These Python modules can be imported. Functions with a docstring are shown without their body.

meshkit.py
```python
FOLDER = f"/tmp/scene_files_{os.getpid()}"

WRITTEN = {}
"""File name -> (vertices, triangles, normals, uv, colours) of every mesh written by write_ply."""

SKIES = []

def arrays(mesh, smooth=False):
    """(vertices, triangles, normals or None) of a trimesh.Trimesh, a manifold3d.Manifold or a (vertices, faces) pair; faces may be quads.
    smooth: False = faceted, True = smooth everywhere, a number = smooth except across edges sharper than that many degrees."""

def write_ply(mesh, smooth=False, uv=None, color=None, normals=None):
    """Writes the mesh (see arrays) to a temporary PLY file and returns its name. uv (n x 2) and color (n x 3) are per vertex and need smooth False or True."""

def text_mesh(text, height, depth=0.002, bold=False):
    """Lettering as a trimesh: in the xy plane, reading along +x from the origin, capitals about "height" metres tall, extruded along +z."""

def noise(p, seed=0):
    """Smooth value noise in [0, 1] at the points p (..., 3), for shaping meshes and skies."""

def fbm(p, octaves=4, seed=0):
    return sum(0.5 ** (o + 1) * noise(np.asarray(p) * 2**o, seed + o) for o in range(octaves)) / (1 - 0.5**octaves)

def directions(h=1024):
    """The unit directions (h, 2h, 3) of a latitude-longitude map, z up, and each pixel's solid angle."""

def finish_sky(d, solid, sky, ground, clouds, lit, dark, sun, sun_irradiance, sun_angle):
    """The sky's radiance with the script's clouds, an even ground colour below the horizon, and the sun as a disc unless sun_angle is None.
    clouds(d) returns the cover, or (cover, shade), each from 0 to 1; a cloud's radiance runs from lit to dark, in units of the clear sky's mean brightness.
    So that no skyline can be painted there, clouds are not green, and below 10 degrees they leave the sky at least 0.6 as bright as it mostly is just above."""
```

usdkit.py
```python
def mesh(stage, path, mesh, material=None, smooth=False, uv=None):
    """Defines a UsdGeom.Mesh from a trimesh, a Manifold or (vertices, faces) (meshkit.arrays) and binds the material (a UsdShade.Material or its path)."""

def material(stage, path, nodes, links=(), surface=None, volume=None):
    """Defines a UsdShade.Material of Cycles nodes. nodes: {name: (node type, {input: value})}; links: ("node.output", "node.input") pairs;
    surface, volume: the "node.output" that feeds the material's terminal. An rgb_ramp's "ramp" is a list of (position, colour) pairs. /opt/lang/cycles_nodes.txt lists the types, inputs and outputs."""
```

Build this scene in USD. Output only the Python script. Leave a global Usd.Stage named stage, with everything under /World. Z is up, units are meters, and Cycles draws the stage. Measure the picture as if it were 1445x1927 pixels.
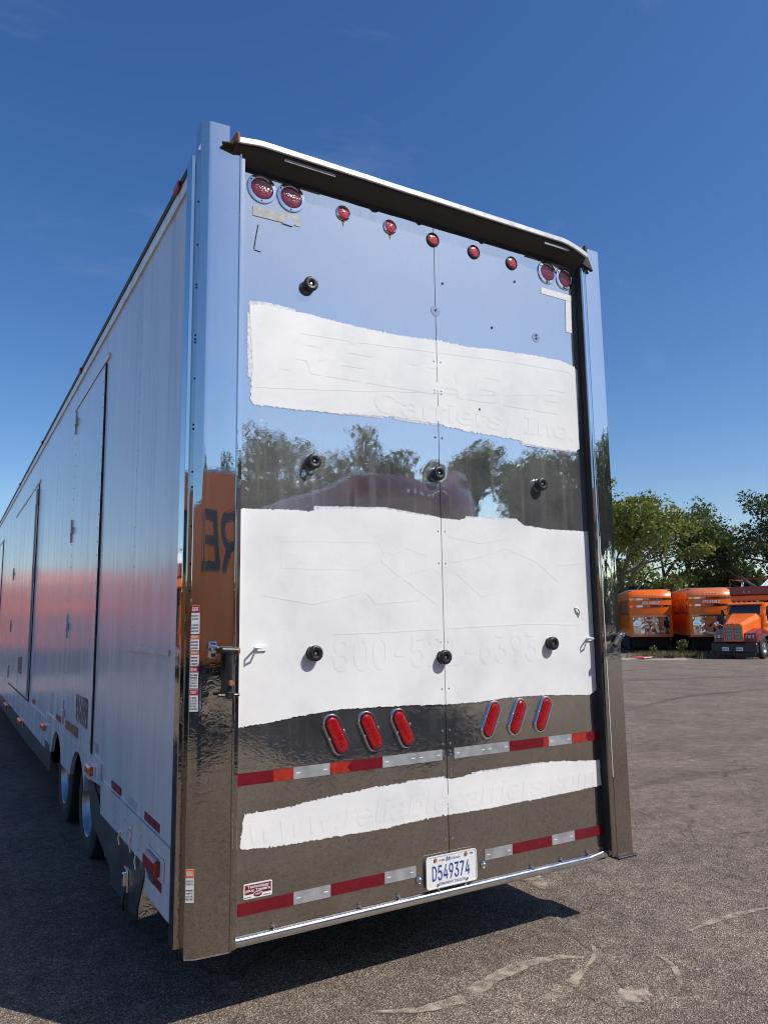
import math, random
import numpy as np, trimesh, usdkit, meshkit
from shapely.geometry import Polygon, Point, box as sbox
from shapely import affinity
from pxr import Usd, UsdGeom, UsdLux, UsdShade, Gf, Sdf, Vt

rng = np.random.default_rng(7)
random.seed(7)
PI = math.pi
stage = Usd.Stage.CreateInMemory()
UsdGeom.SetStageUpAxis(stage, 'Z')
UsdGeom.SetStageMetersPerUnit(stage, 1.0)
World = UsdGeom.Xform.Define(stage, '/World')
UsdGeom.Scope.Define(stage, '/World/Looks')

# ------------------------------------------------------------------ camera, sky, sun, exposure
CAM = np.array([-2.220, -3.233, 1.725])
YAW, PITCH, ROLL = 0.5280, 0.1421, -0.0148
FOCAL = 36.0 * 1406.98 / 1445.0
EXPOSURE = 0.05
SUN_TO = np.array([0.73, -1.0, 1.33]); SUN_TO /= np.linalg.norm(SUN_TO)
SUN_I, SKY_S = 1.22, 0.130


def camera():
    f = np.array([math.sin(YAW) * math.cos(PITCH), math.cos(YAW) * math.cos(PITCH), math.sin(PITCH)])
    r = np.array([math.cos(YAW), -math.sin(YAW), 0.0]); u = np.cross(r, f)
    r2 = math.cos(ROLL) * r + math.sin(ROLL) * u; u2 = -math.sin(ROLL) * r + math.cos(ROLL) * u
    c = UsdGeom.Camera.Define(stage, '/World/camera')
    c.AddTransformOp().Set(Gf.Matrix4d(*map(float, [*r2, 0, *u2, 0, *(-f), 0, *CAM, 1])))
    c.CreateHorizontalApertureAttr(36.0); c.CreateVerticalApertureAttr(48.0)
    c.CreateFocalLengthAttr(FOCAL); c.CreateClippingRangeAttr(Gf.Vec2f(0.05, 5000))
    c.CreateExposureAttr(EXPOSURE)


camera()
elev = math.asin(SUN_TO[2]); rot = math.atan2(SUN_TO[0], SUN_TO[1])
sky_mat = usdkit.material(stage, '/World/Looks/sky', {
    'sky': ('sky_texture', {'sky_type': 'single_scattering', 'sun_disc': False, 'sun_elevation': elev, 'sun_rotation': rot,
                            'air_density': 1.0, 'aerosol_density': 0.8, 'ozone_density': 1.6, 'altitude': 200.0}),
    'tc': ('texture_coordinate', {}),
    'mp': ('mapping', {'scale': (1.2, 3.2, 6.0), 'rotation': (0.2, 0.1, 0.6)}),
    'n': ('noise_texture', {'scale': 1.6, 'detail': 7.0, 'roughness': 0.62, 'distortion': 0.4}),
    'r': ('rgb_ramp', {'ramp': [(0.0, (0, 0, 0)), (0.58, (0, 0, 0)), (0.80, (0.10, 0.10, 0.10)), (1.0, (0.2, 0.2, 0.2))]}),
    'hs': ('hsv', {'saturation': 1.32, 'value': 1.0, 'hue': 0.509}),
    'mx': ('mix_color', {'b': (5.5, 6.0, 6.6), 'use_clamp': False}),
    'bg': ('background_shader', {'strength': SKY_S})},
    [('tc.generated', 'mp.vector'), ('mp.vector', 'n.vector'), ('n.fac', 'r.fac'), ('r.color', 'mx.fac'), ('sky.color', 'hs.color'), ('hs.color', 'mx.a'), ('mx.result', 'bg.color')],
    surface='bg.background')
dome = UsdLux.DomeLight.Define(stage, '/World/sky')
UsdShade.MaterialBindingAPI.Apply(dome.GetPrim()).Bind(sky_mat)
dome.GetPrim().SetCustomDataByKey('kind', 'structure')
sun = UsdLux.DistantLight.Define(stage, '/World/sun')
sun.CreateIntensityAttr(SUN_I); sun.CreateAngleAttr(0.53); sun.CreateNormalizeAttr(True)
sun.CreateColorAttr(Gf.Vec3f(1.0, 0.955, 0.89))
z = SUN_TO; x = np.cross([0, 0, 1.0], z); x /= np.linalg.norm(x); y = np.cross(z, x)
sun.AddTransformOp().Set(Gf.Matrix4d(*map(float, [*x, 0, *y, 0, *z, 0, 0, 0, 30, 1])))

# ------------------------------------------------------------------ materials
M = {}


def mat(name, nodes, links=(), surface='p.BSDF'):
    M[name] = usdkit.material(stage, '/World/Looks/' + name, nodes, links, surface=surface)
    return M[name]


def plain(name, col, rough=0.5, metal=0.0, coat=0.0, var=0.12, scale=6.0, bump=0.0, bscale=60.0, **kw):
    """A base colour that varies a little with position, and a fine relief."""
    a = tuple(c * (1 - var) for c in col); b = tuple(min(1, c * (1 + var)) for c in col)
    nodes = {'g': ('texture_coordinate', {}), 'n': ('noise_texture', {'scale': scale, 'detail': 5.0, 'roughness': 0.6}),
             'r': ('rgb_ramp', {'ramp': [(0.3, a), (0.7, b)]}),
             'rr': ('map_range', {'from_min': 0.3, 'from_max': 0.7, 'to_min': rough * 0.8, 'to_max': min(1, rough * 1.25)}),
             'p': ('principled_bsdf', {'metallic': metal, 'coat_weight': coat, 'coat_roughness': 0.08, **kw})}
    links = [('g.object', 'n.vector'), ('n.fac', 'r.fac'), ('r.color', 'p.base_color'), ('n.fac', 'rr.value'), ('rr.result', 'p.roughness')]
    if bump:
        nodes['n2'] = ('noise_texture', {'scale': bscale, 'detail': 4.0}); nodes['b'] = ('bump', {'strength': bump, 'distance': 0.01})
        links += [('g.object', 'n2.vector'), ('n2.fac', 'b.height'), ('b.normal', 'p.normal')]
    return mat(name, nodes, links)


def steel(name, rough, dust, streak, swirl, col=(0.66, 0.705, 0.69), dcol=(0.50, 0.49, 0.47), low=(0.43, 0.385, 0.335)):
    """Polished stainless sheet with a film of dust, vertical run marks and polishing swirls; lower part tinted darker to mimic reflected ground."""
    return mat(name, {
        'g': ('geometry', {}), 'm1': ('mapping', {'scale': (26, 26, 0.9)}), 'n1': ('noise_texture', {'scale': 1.0, 'detail': 5.0, 'roughness': 0.65}),
        'r1': ('map_range', {'from_min': 0.52, 'from_max': 0.82, 'to_min': 0.0, 'to_max': streak, 'clamp': True}),
        'n2': ('noise_texture', {'scale': 1.7, 'detail': 7.0, 'roughness': 0.7}),
        'r2': ('map_range', {'from_min': 0.35, 'from_max': 0.75, 'to_min': dust * 0.5, 'to_max': dust * 1.9, 'clamp': True}),
        'ad': ('math', {'math_type': 'add'}), 'zd': ('map_range', {'from_min': 1.0, 'from_max': 2.3, 'to_min': 0.22, 'to_max': 1.0, 'clamp': True}), 'dm': ('math', {'math_type': 'multiply'}),
        'm3': ('mapping', {'scale': (1, 1, 1.5)}), 'n3': ('noise_texture', {'scale': 15.0, 'detail': 2.0, 'roughness': 0.5, 'distortion': 3.4}),
        'sx': ('separate_xyz', {}), 'zs': ('map_range', {'from_min': 0.9, 'from_max': 1.7, 'to_min': swirl * 15.0, 'to_max': swirl, 'clamp': True}),
        'b': ('bump', {'distance': 0.004}),
        'zc': ('map_range', {'from_min': 0.9, 'from_max': 2.2, 'to_min': 0.0, 'to_max': 1.0, 'clamp': True}), 'cc': ('mix_color', {'a': low, 'b': col}),  # base colour browner low down, painting in a darker ground reflection
        'm6': ('mapping', {'scale': (1, 1, 1.3)}), 'n6': ('noise_texture', {'scale': 26.0, 'detail': 5.0, 'roughness': 0.75, 'distortion': 3.0}), 'r6': ('rgb_ramp', {'ramp': [(0.32, (0.66, 0.65, 0.64)), (0.5, (1, 1, 1)), (0.66, (1.18, 1.16, 1.13))]}),  # swirl mottle, also standing in for reflected ground texture
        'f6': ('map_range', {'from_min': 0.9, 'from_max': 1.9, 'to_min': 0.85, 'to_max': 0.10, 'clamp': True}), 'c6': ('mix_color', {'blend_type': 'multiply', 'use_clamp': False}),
        'p': ('principled_bsdf', {'metallic': 1.0, 'roughness': rough}),
        'd': ('diffuse_bsdf', {'color': dcol}), 'mx': ('mix_closure', {})},
        [('g.position', 'm1.vector'), ('m1.vector', 'n1.vector'), ('n1.fac', 'r1.value'), ('g.position', 'n2.vector'), ('n2.fac', 'r2.value'),
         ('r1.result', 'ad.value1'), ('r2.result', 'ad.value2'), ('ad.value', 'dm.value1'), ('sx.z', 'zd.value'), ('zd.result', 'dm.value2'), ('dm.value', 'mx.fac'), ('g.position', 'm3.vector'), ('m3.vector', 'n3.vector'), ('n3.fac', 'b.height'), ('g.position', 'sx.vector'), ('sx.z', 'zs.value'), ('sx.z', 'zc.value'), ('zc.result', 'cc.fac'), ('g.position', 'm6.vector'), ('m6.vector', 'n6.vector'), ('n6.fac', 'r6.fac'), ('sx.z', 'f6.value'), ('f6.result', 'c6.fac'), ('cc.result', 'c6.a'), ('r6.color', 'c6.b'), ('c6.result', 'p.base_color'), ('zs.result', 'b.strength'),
         ('b.normal', 'p.normal'), ('p.BSDF', 'mx.closure1'), ('d.BSDF', 'mx.closure2')], surface='mx.closure')


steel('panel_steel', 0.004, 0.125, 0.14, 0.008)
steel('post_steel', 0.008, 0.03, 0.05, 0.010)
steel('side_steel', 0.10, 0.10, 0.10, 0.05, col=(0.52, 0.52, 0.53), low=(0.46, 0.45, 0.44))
plain('chrome', (0.72, 0.73, 0.74), 0.07, 1.0, var=0.04)
plain('rim_steel', (0.42, 0.42, 0.43), 0.34, 1.0, var=0.2, scale=12)
plain('bar_steel', (0.70, 0.71, 0.72), 0.16, 1.0, var=0.08, scale=20, bump=0.05, bscale=40)
# roller-applied white paint: stipple and brush relief, faint tone changes from coat to coat
mat('rolled_paint', {
    'g': ('geometry', {}), 'n': ('noise_texture', {'scale': 3.2, 'detail': 6.0, 'roughness': 0.6}),
    'r': ('rgb_ramp', {'ramp': [(0.30, (0.61, 0.62, 0.625)), (0.52, (0.69, 0.697, 0.683)), (0.75, (0.745, 0.75, 0.73))]}),
    'm2': ('mapping', {'scale': (1.0, 1.0, 0.45)}), 'n2': ('noise_texture', {'scale': 150.0, 'detail': 3.0, 'roughness': 0.6}), 'n3': ('noise_texture', {'scale': 9.0, 'detail': 4.0, 'distortion': 1.2}),
    'a': ('math', {'math_type': 'multiply_add', 'value2': 0.30}), 'b': ('bump', {'strength': 0.22, 'distance': 0.004}),
    'p': ('principled_bsdf', {'roughness': 0.42})},
    [('g.position', 'n.vector'), ('n.fac', 'r.fac'), ('r.color', 'p.base_color'), ('g.position', 'm2.vector'), ('m2.vector', 'n2.vector'), ('g.position', 'n3.vector'),
     ('n2.fac', 'a.value1'), ('n3.fac', 'a.value3'), ('a.value', 'b.height'), ('b.normal', 'p.normal')])
# a single thin coat that lets some steel show between the bristle marks
mat('thin_paint', {
    'g': ('geometry', {}), 'm': ('mapping', {'scale': (1.0, 1.0, 0.5)}), 'n': ('noise_texture', {'scale': 90.0, 'detail': 4.0, 'roughness': 0.7}),
    'r': ('rgb_ramp', {'ramp': [(0.36, (0.42, 0.43, 0.47)), (0.62, (0.70, 0.70, 0.74))]}), 'p': ('principled_bsdf', {'roughness': 0.35})},
    [('g.position', 'm.vector'), ('m.vector', 'n.vector'), ('n.fac', 'r.fac'), ('r.color', 'p.base_color')])
# glossy white side sheets
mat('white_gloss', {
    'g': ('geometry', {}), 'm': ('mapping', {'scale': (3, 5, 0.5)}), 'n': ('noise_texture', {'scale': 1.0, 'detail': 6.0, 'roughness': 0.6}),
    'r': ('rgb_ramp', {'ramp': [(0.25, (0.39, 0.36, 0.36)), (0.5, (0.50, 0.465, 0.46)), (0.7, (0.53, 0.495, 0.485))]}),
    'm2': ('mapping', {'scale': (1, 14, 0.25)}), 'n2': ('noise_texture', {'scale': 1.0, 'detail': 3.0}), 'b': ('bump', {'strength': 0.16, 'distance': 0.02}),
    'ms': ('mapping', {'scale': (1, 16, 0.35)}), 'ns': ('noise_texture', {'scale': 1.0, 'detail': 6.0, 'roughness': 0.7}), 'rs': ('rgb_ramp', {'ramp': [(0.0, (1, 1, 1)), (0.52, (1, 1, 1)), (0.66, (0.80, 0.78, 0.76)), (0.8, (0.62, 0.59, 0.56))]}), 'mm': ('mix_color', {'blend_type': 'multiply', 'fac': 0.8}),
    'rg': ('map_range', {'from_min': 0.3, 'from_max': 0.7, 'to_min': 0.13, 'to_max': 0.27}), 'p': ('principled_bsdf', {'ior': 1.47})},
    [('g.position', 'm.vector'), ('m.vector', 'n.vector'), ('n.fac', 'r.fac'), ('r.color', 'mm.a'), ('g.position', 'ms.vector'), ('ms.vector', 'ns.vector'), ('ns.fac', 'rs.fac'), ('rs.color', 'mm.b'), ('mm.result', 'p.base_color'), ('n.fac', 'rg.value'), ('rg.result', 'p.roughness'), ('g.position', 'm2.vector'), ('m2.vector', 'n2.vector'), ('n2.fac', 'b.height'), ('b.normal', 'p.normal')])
plain('lip_white', (0.70, 0.69, 0.67), 0.3, 0.3, var=0.10, scale=14, bump=0.15, bscale=30)
plain('rail_white', (0.62, 0.61, 0.60), 0.45, var=0.2, scale=9, bump=0.2, bscale=30)
plain('rust', (0.22, 0.09, 0.04), 0.8, var=0.6, scale=22, bump=0.4, bscale=50)
plain('black_gasket', (0.012, 0.011, 0.011), 0.75, var=0.3, scale=12)
plain('dark_soffit', (0.030, 0.023, 0.018), 0.7, var=0.4, scale=10, bump=0.3, bscale=18)
plain('rubber', (0.010, 0.010, 0.010), 0.42, var=0.3, scale=40, bump=0.15, bscale=120)
plain('tyre_rubber', (0.012, 0.012, 0.013), 0.7, var=0.3, scale=20)
plain('black_iron', (0.016, 0.015, 0.014), 0.38, var=0.3, scale=40, bump=0.2, bscale=90)
plain('undercarriage_black', (0.012, 0.012, 0.012), 0.8, var=0.3, scale=8)
plain('tape_red', (0.125, 0.002, 0.009), 0.30, var=0.10, scale=18)
plain('tape_red_light', (0.30, 0.022, 0.014), 0.30, var=0.15, scale=30)
mat('tape_silver', {
    'g': ('geometry', {}), 'c': ('checker_texture', {'scale': 160.0, 'color1': (0.40, 0.42, 0.45), 'color2': (0.47, 0.49, 0.52)}), 'n': ('noise_texture', {'scale': 18.0, 'detail': 5.0}),
    'rw': ('rgb_ramp', {'ramp': [(0.3, (0.5, 0.5, 0.5)), (0.7, (0.95, 0.95, 0.95))]}), 'm': ('mix_color', {'blend_type': 'multiply', 'fac': 0.8}), 'p': ('principled_bsdf', {'roughness': 0.4, 'metallic': 0.35})},
    [('g.position', 'c.vector'), ('g.position', 'n.vector'), ('c.color', 'm.a'), ('n.fac', 'rw.fac'), ('rw.color', 'm.b'), ('m.result', 'p.base_color')])
plain('tape_mark', (0.75, 0.76, 0.78), 0.5)
plain('tape_worn', (0.26, 0.27, 0.26), 0.45, var=0.45, scale=24)
plain('tape_cloth', (0.62, 0.63, 0.62), 0.55, var=0.08, scale=40)


def lens(name, col, cell):
    return mat(name, {
        'g': ('texture_coordinate', {}), 'v': ('voronoi_texture', {'scale': cell}), 'b': ('bump', {'strength': 0.35, 'distance': 0.004}),
        'r': ('rgb_ramp', {'ramp': [(0.0, tuple(c * 1.25 for c in col)), (0.75, tuple(c * 0.55 for c in col))]}),
        'p': ('principled_bsdf', {'roughness': 0.16, 'coat_weight': 0.6, 'coat_roughness': 0.04})},
        [('g.object', 'v.vector'), ('v.distance', 'b.height'), ('b.normal', 'p.normal'), ('v.distance', 'r.fac'), ('r.color', 'p.base_color')])


lens('lens_red', (0.33, 0.003, 0.008), 90.0)
lens('lens_dark_red', (0.20, 0.004, 0.014), 110.0)
lens('lens_pink', (0.48, 0.035, 0.045), 80.0)
lens('lens_amber', (0.75, 0.14, 0.01), 70.0)
plain('plate_white', (0.66, 0.67, 0.67), 0.35, var=0.06, scale=30)
plain('plate_blue', (0.012, 0.06, 0.27), 0.35, var=0.1)
plain('sticker_white', (0.68, 0.68, 0.67), 0.4, var=0.05, scale=20)
plain('sticker_red', (0.40, 0.01, 0.025), 0.35, var=0.08)
plain('sticker_orange', (0.62, 0.14, 0.025), 0.35, var=0.08)
plain('ink', (0.03, 0.03, 0.035), 0.5)
plain('decal_maroon', (0.13, 0.008, 0.028), 0.35, var=0.06)
mat('torn_sticker', {
    'g': ('geometry', {}), 'n': ('noise_texture', {'scale': 16.0, 'detail': 5.0, 'roughness': 0.65}),
    'r': ('rgb_ramp', {'interpolate': False, 'ramp': [(0.0, (0.02, 0.02, 0.025)), (0.52, (0.12, 0.13, 0.13)), (0.58, (0.45, 0.44, 0.44)), (0.64, (0.03, 0.03, 0.03)), (0.72, (0.5, 0.16, 0.05))]}),
    'p': ('principled_bsdf', {'roughness': 0.5})}, [('g.position', 'n.vector'), ('n.fac', 'r.fac'), ('r.color', 'p.base_color')])
plain('orange_paint', (0.78, 0.135, 0.006), 0.3, coat=0.3, var=0.07, scale=2)
plain('faded_orange', (0.60, 0.15, 0.05), 0.3, coat=0.3, var=0.12, scale=2)
plain('maroon_paint', (0.17, 0.012, 0.018), 0.2, coat=0.6, var=0.1, scale=2)
plain('red_paint', (0.26, 0.02, 0.02), 0.25, coat=0.5, var=0.1, scale=2)
plain('letter_white', (0.70, 0.70, 0.70), 0.4)
plain('letter_grey', (0.20, 0.20, 0.21), 0.4)
plain('roof_grey', (0.42, 0.43, 0.45), 0.5, var=0.15)
mat('window_glass', {'p': ('principled_bsdf', {'base_color': (0.012, 0.014, 0.018), 'roughness': 0.03, 'coat_weight': 1.0, 'specular_ior_level': 0.6})})
plain('grille_grey', (0.06, 0.07, 0.085), 0.5, 0.5, var=0.3, scale=60)
plain('bark', (0.085, 0.062, 0.045), 0.9, var=0.4, scale=8, bump=0.6, bscale=14)
plain('kerb_concrete', (0.30, 0.26, 0.215), 0.9, var=0.2, scale=3, bump=0.4, bscale=25)
plain('soil', (0.15, 0.12, 0.085), 0.95, var=0.35, scale=2, bump=0.5, bscale=12)
plain('litter_red', (0.45, 0.05, 0.03), 0.6)


def leaf(name, lo, hi):
    return mat(name, {
        'g': ('geometry', {}), 'n': ('noise_texture', {'scale': 0.55, 'detail': 3.0}), 'i': ('math', {'math_type': 'multiply_add', 'value2': 0.55}),
        'r': ('rgb_ramp', {'ramp': [(0.32, lo), (0.95, hi)]}), 'd': ('principled_bsdf', {'roughness': 0.5}), 't': ('translucent_bsdf', {}), 'x': ('mix_closure', {'fac': 0.3})},
        [('g.position', 'n.vector'), ('g.random_per_island', 'i.value1'), ('n.fac', 'i.value3'), ('i.value', 'r.fac'), ('r.color', 'd.base_color'), ('r.color', 't.color'), ('d.BSDF', 'x.closure1'), ('t.BSDF', 'x.closure2')],
        surface='x.closure')


leaf('leaf_olive', (0.085, 0.11, 0.018), (0.33, 0.34, 0.055))
leaf('leaf_green', (0.050, 0.080, 0.020), (0.17, 0.21, 0.05))
leaf('leaf_dark', (0.032, 0.052, 0.016), (0.11, 0.14, 0.038))
leaf('leaf_weed', (0.06, 0.075, 0.02), (0.20, 0.20, 0.06))
leaf('dry_grass', (0.16, 0.13, 0.06), (0.32, 0.27, 0.13))
# worn asphalt: pale stones in dark binder, patches, hairline cracks and oil stains
mat('asphalt', {
    'g': ('geometry', {}), 'v': ('voronoi_texture', {'scale': 165.0}), 'sv': ('separate_color', {}),
    'rv': ('rgb_ramp', {'ramp': [(0.0, (0.065, 0.052, 0.042)), (0.5, (0.178, 0.143, 0.113)), (0.80, (0.275, 0.222, 0.173)), (0.93, (0.40, 0.33, 0.26)), (1.0, (0.46, 0.42, 0.36))]}),
    'n': ('noise_texture', {'scale': 0.9, 'detail': 8.0, 'roughness': 0.68}),
    'rn': ('rgb_ramp', {'ramp': [(0.28, (0.62, 0.61, 0.62)), (0.5, (0.92, 0.91, 0.90)), (0.72, (1.22, 1.18, 1.12))]}),
    'n5': ('noise_texture', {'scale': 9.0, 'detail': 5.0, 'roughness': 0.6}), 'rn5': ('rgb_ramp', {'ramp': [(0.28, (0.66, 0.66, 0.67)), (0.72, (1.30, 1.29, 1.27))]}),
    'mu': ('mix_color', {'blend_type': 'multiply', 'fac': 1.0, 'use_clamp': False}), 'mu5': ('mix_color', {'blend_type': 'multiply', 'fac': 1.0, 'use_clamp': False}),
    'nw': ('noise_texture', {'scale': 2.6, 'detail': 5.0}), 'vm': ('mix_vector', {'fac': 0.16}), 'cv': ('voronoi_texture', {'scale': 1.15, 'feature': 'distance_to_edge'}),
    'cr': ('map_range', {'from_min': 0.0, 'from_max': 0.010, 'to_min': 0.5, 'to_max': 0.0, 'clamp': True}),
    'nc': ('noise_texture', {'scale': 1.1, 'detail': 2.0}), 'rc': ('map_range', {'from_min': 0.42, 'from_max': 0.55, 'to_min': 0.0, 'to_max': 1.0, 'clamp': True}), 'mc': ('math', {'math_type': 'multiply'}),
    'mk': ('mix_color', {'b': (0.022, 0.02, 0.018)}),
    'n4': ('noise_texture', {'scale': 60.0, 'detail': 4.0, 'roughness': 0.7}), 'hm': ('math', {'math_type': 'multiply_add', 'value2': 0.8}),
    'b': ('bump', {'strength': 0.75, 'distance': 0.010}), 'p': ('principled_bsdf', {'roughness': 0.85, 'specular_ior_level': 0.3})},
    [('g.position', 'v.vector'), ('v.color', 'sv.color'), ('sv.r', 'rv.fac'), ('g.position', 'n.vector'), ('n.fac', 'rn.fac'), ('rv.color', 'mu.a'), ('rn.color', 'mu.b'),
     ('g.position', 'n5.vector'), ('n5.fac', 'rn5.fac'), ('mu.result', 'mu5.a'), ('rn5.color', 'mu5.b'),
     ('g.position', 'nw.vector'), ('g.position', 'vm.a'), ('nw.color', 'vm.b'), ('vm.result', 'cv.vector'), ('cv.distance', 'cr.value'), ('g.position', 'nc.vector'), ('nc.fac', 'rc.value'),
     ('cr.result', 'mc.value1'), ('rc.result', 'mc.value2'), ('mc.value', 'mk.fac'), ('mu5.result', 'mk.a'), ('mk.result', 'p.base_color'),
     ('g.position', 'n4.vector'), ('n4.fac', 'hm.value1'), ('v.distance', 'hm.value3'), ('hm.value', 'b.height'), ('b.normal', 'p.normal')])
# ground-out stone dust left by scraping: a broken film
mat('scrape_dust', {
    'g': ('geometry', {}), 'n': ('noise_texture', {'scale': 160.0, 'detail': 6.0, 'roughness': 0.9}), 'n2': ('noise_texture', {'scale': 11.0, 'detail': 3.0}), 'ml': ('math', {'math_type': 'multiply_add', 'value2': 0.8}), 'r': ('map_range', {'from_min': 0.78, 'from_max': 1.06, 'to_min': 0.0, 'to_max': 0.7, 'clamp': True}),
    'd': ('diffuse_bsdf', {'color': (0.52, 0.44, 0.34)}), 't': ('transparent_bsdf', {}), 'x': ('mix_closure', {})},
    [('g.position', 'n.vector'), ('g.position', 'n2.vector'), ('n2.fac', 'ml.value1'), ('n.fac', 'ml.value3'), ('ml.value', 'r.value'), ('r.result', 'x.fac'), ('t.BSDF', 'x.closure1'), ('d.BSDF', 'x.closure2')], surface='x.closure')
mat('tyre_mark', {
    'g': ('geometry', {}), 'n': ('noise_texture', {'scale': 30.0, 'detail': 6.0, 'roughness': 0.8}), 'r': ('map_range', {'from_min': 0.4, 'from_max': 0.7, 'to_min': 0.0, 'to_max': 0.55, 'clamp': True}),
    'd': ('diffuse_bsdf', {'color': (0.035, 0.033, 0.033)}), 't': ('transparent_bsdf', {}), 'x': ('mix_closure', {})},
    [('g.position', 'n.vector'), ('n.fac', 'r.value'), ('r.result', 'x.fac'), ('t.BSDF', 'x.closure1'), ('d.BSDF', 'x.closure2')], surface='x.closure')
mat('oil_stain', {
    'g': ('geometry', {}), 'n': ('noise_texture', {'scale': 5.0, 'detail': 5.0, 'roughness': 0.7}), 'r': ('map_range', {'from_min': 0.42, 'from_max': 0.75, 'to_min': 0.0, 'to_max': 0.55, 'clamp': True}),
    'd': ('principled_bsdf', {'base_color': (0.03, 0.028, 0.026), 'roughness': 0.6}), 't': ('transparent_bsdf', {}), 'x': ('mix_closure', {})},
    [('g.position', 'n.vector'), ('n.fac', 'r.value'), ('r.result', 'x.fac'), ('t.BSDF', 'x.closure1'), ('d.BSDF', 'x.closure2')], surface='x.closure')

# ------------------------------------------------------------------ helpers
used = {}


def free(parent, name):
    p = f'{parent}/{name}'; n = used.get(p, -1) + 1; used[p] = n
    return p if n == 0 else f'{p}_{n:03d}'


def tag(prim, label=None, cat=None, group=None, kind=None):
    for k, v in (('label', label), ('category', cat), ('group', group), ('kind', kind)):
        if v:
            prim.SetCustomDataByKey(k, v)
    return prim


def path_of(p):
    return p if isinstance(p, str) else str(p.GetPath())


def obj(name, mesh, m, parent='/World', smooth=False, label=None, kind=None):
    if isinstance(mesh, list):
        mesh = trimesh.util.concatenate(mesh)
    g = usdkit.mesh(stage, free(path_of(parent), name), mesh, M[m], smooth=smooth)
    return tag(g.GetPrim(), label=label, kind=kind)


def thing(name, label, cat, loc=(0, 0, 0), rotz=0.0, group=None, scale=None):
    x = UsdGeom.Xform.Define(stage, free('/World', name))
    x.AddTranslateOp().Set(Gf.Vec3d(*map(float, loc))); x.AddRotateZOp().Set(float(rotz))
    if scale:
        x.AddScaleOp().Set(Gf.Vec3f(*map(float, scale)))
    return tag(x.GetPrim(), label, cat, group)


def group_part(name, parent, label=None):
    return tag(UsdGeom.Xform.Define(stage, free(path_of(parent), name)).GetPrim(), label)


def dup(src, name, label, cat, loc, rotz, group=None, scale=None):
    x = UsdGeom.Xform.Define(stage, free('/World', name))
    x.GetPrim().GetReferences().AddInternalReference(src.GetPath())
    x.GetPrim().SetInstanceable(True)
    a = UsdGeom.XformCommonAPI(x)
    x.ClearXformOpOrder()
    x.AddTranslateOp(opSuffix='place').Set(Gf.Vec3d(*map(float, loc))); x.AddRotateZOp(opSuffix='place').Set(float(rotz))
    if scale:
        x.AddScaleOp(opSuffix='place').Set(Gf.Vec3f(*map(float, scale)))
    return tag(x.GetPrim(), label, cat, group)


def bx(x0, x1, y0, y1, z0, z1):
    b = trimesh.creation.box([x1 - x0, y1 - y0, z1 - z0]); b.apply_translation([(x0 + x1) / 2, (y0 + y1) / 2, (z0 + z1) / 2]); return b


def cbx(x0, x1, y0, y1, z0, z1, c=0.004):
    """A box with chamfered edges."""
    p = []
    for sx in (0, 1):
        for sy in (0, 1):
            for sz in (0, 1):
                X, Y, Z = (x0, x1)[sx], (y0, y1)[sy], (z0, z1)[sz]; a, b, d = c * (1 - 2 * sx), c * (1 - 2 * sy), c * (1 - 2 * sz)
                p += [(X, Y + b, Z + d), (X + a, Y, Z + d), (X + a, Y + b, Z)]
    return trimesh.convex.convex_hull(np.array(p))


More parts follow.
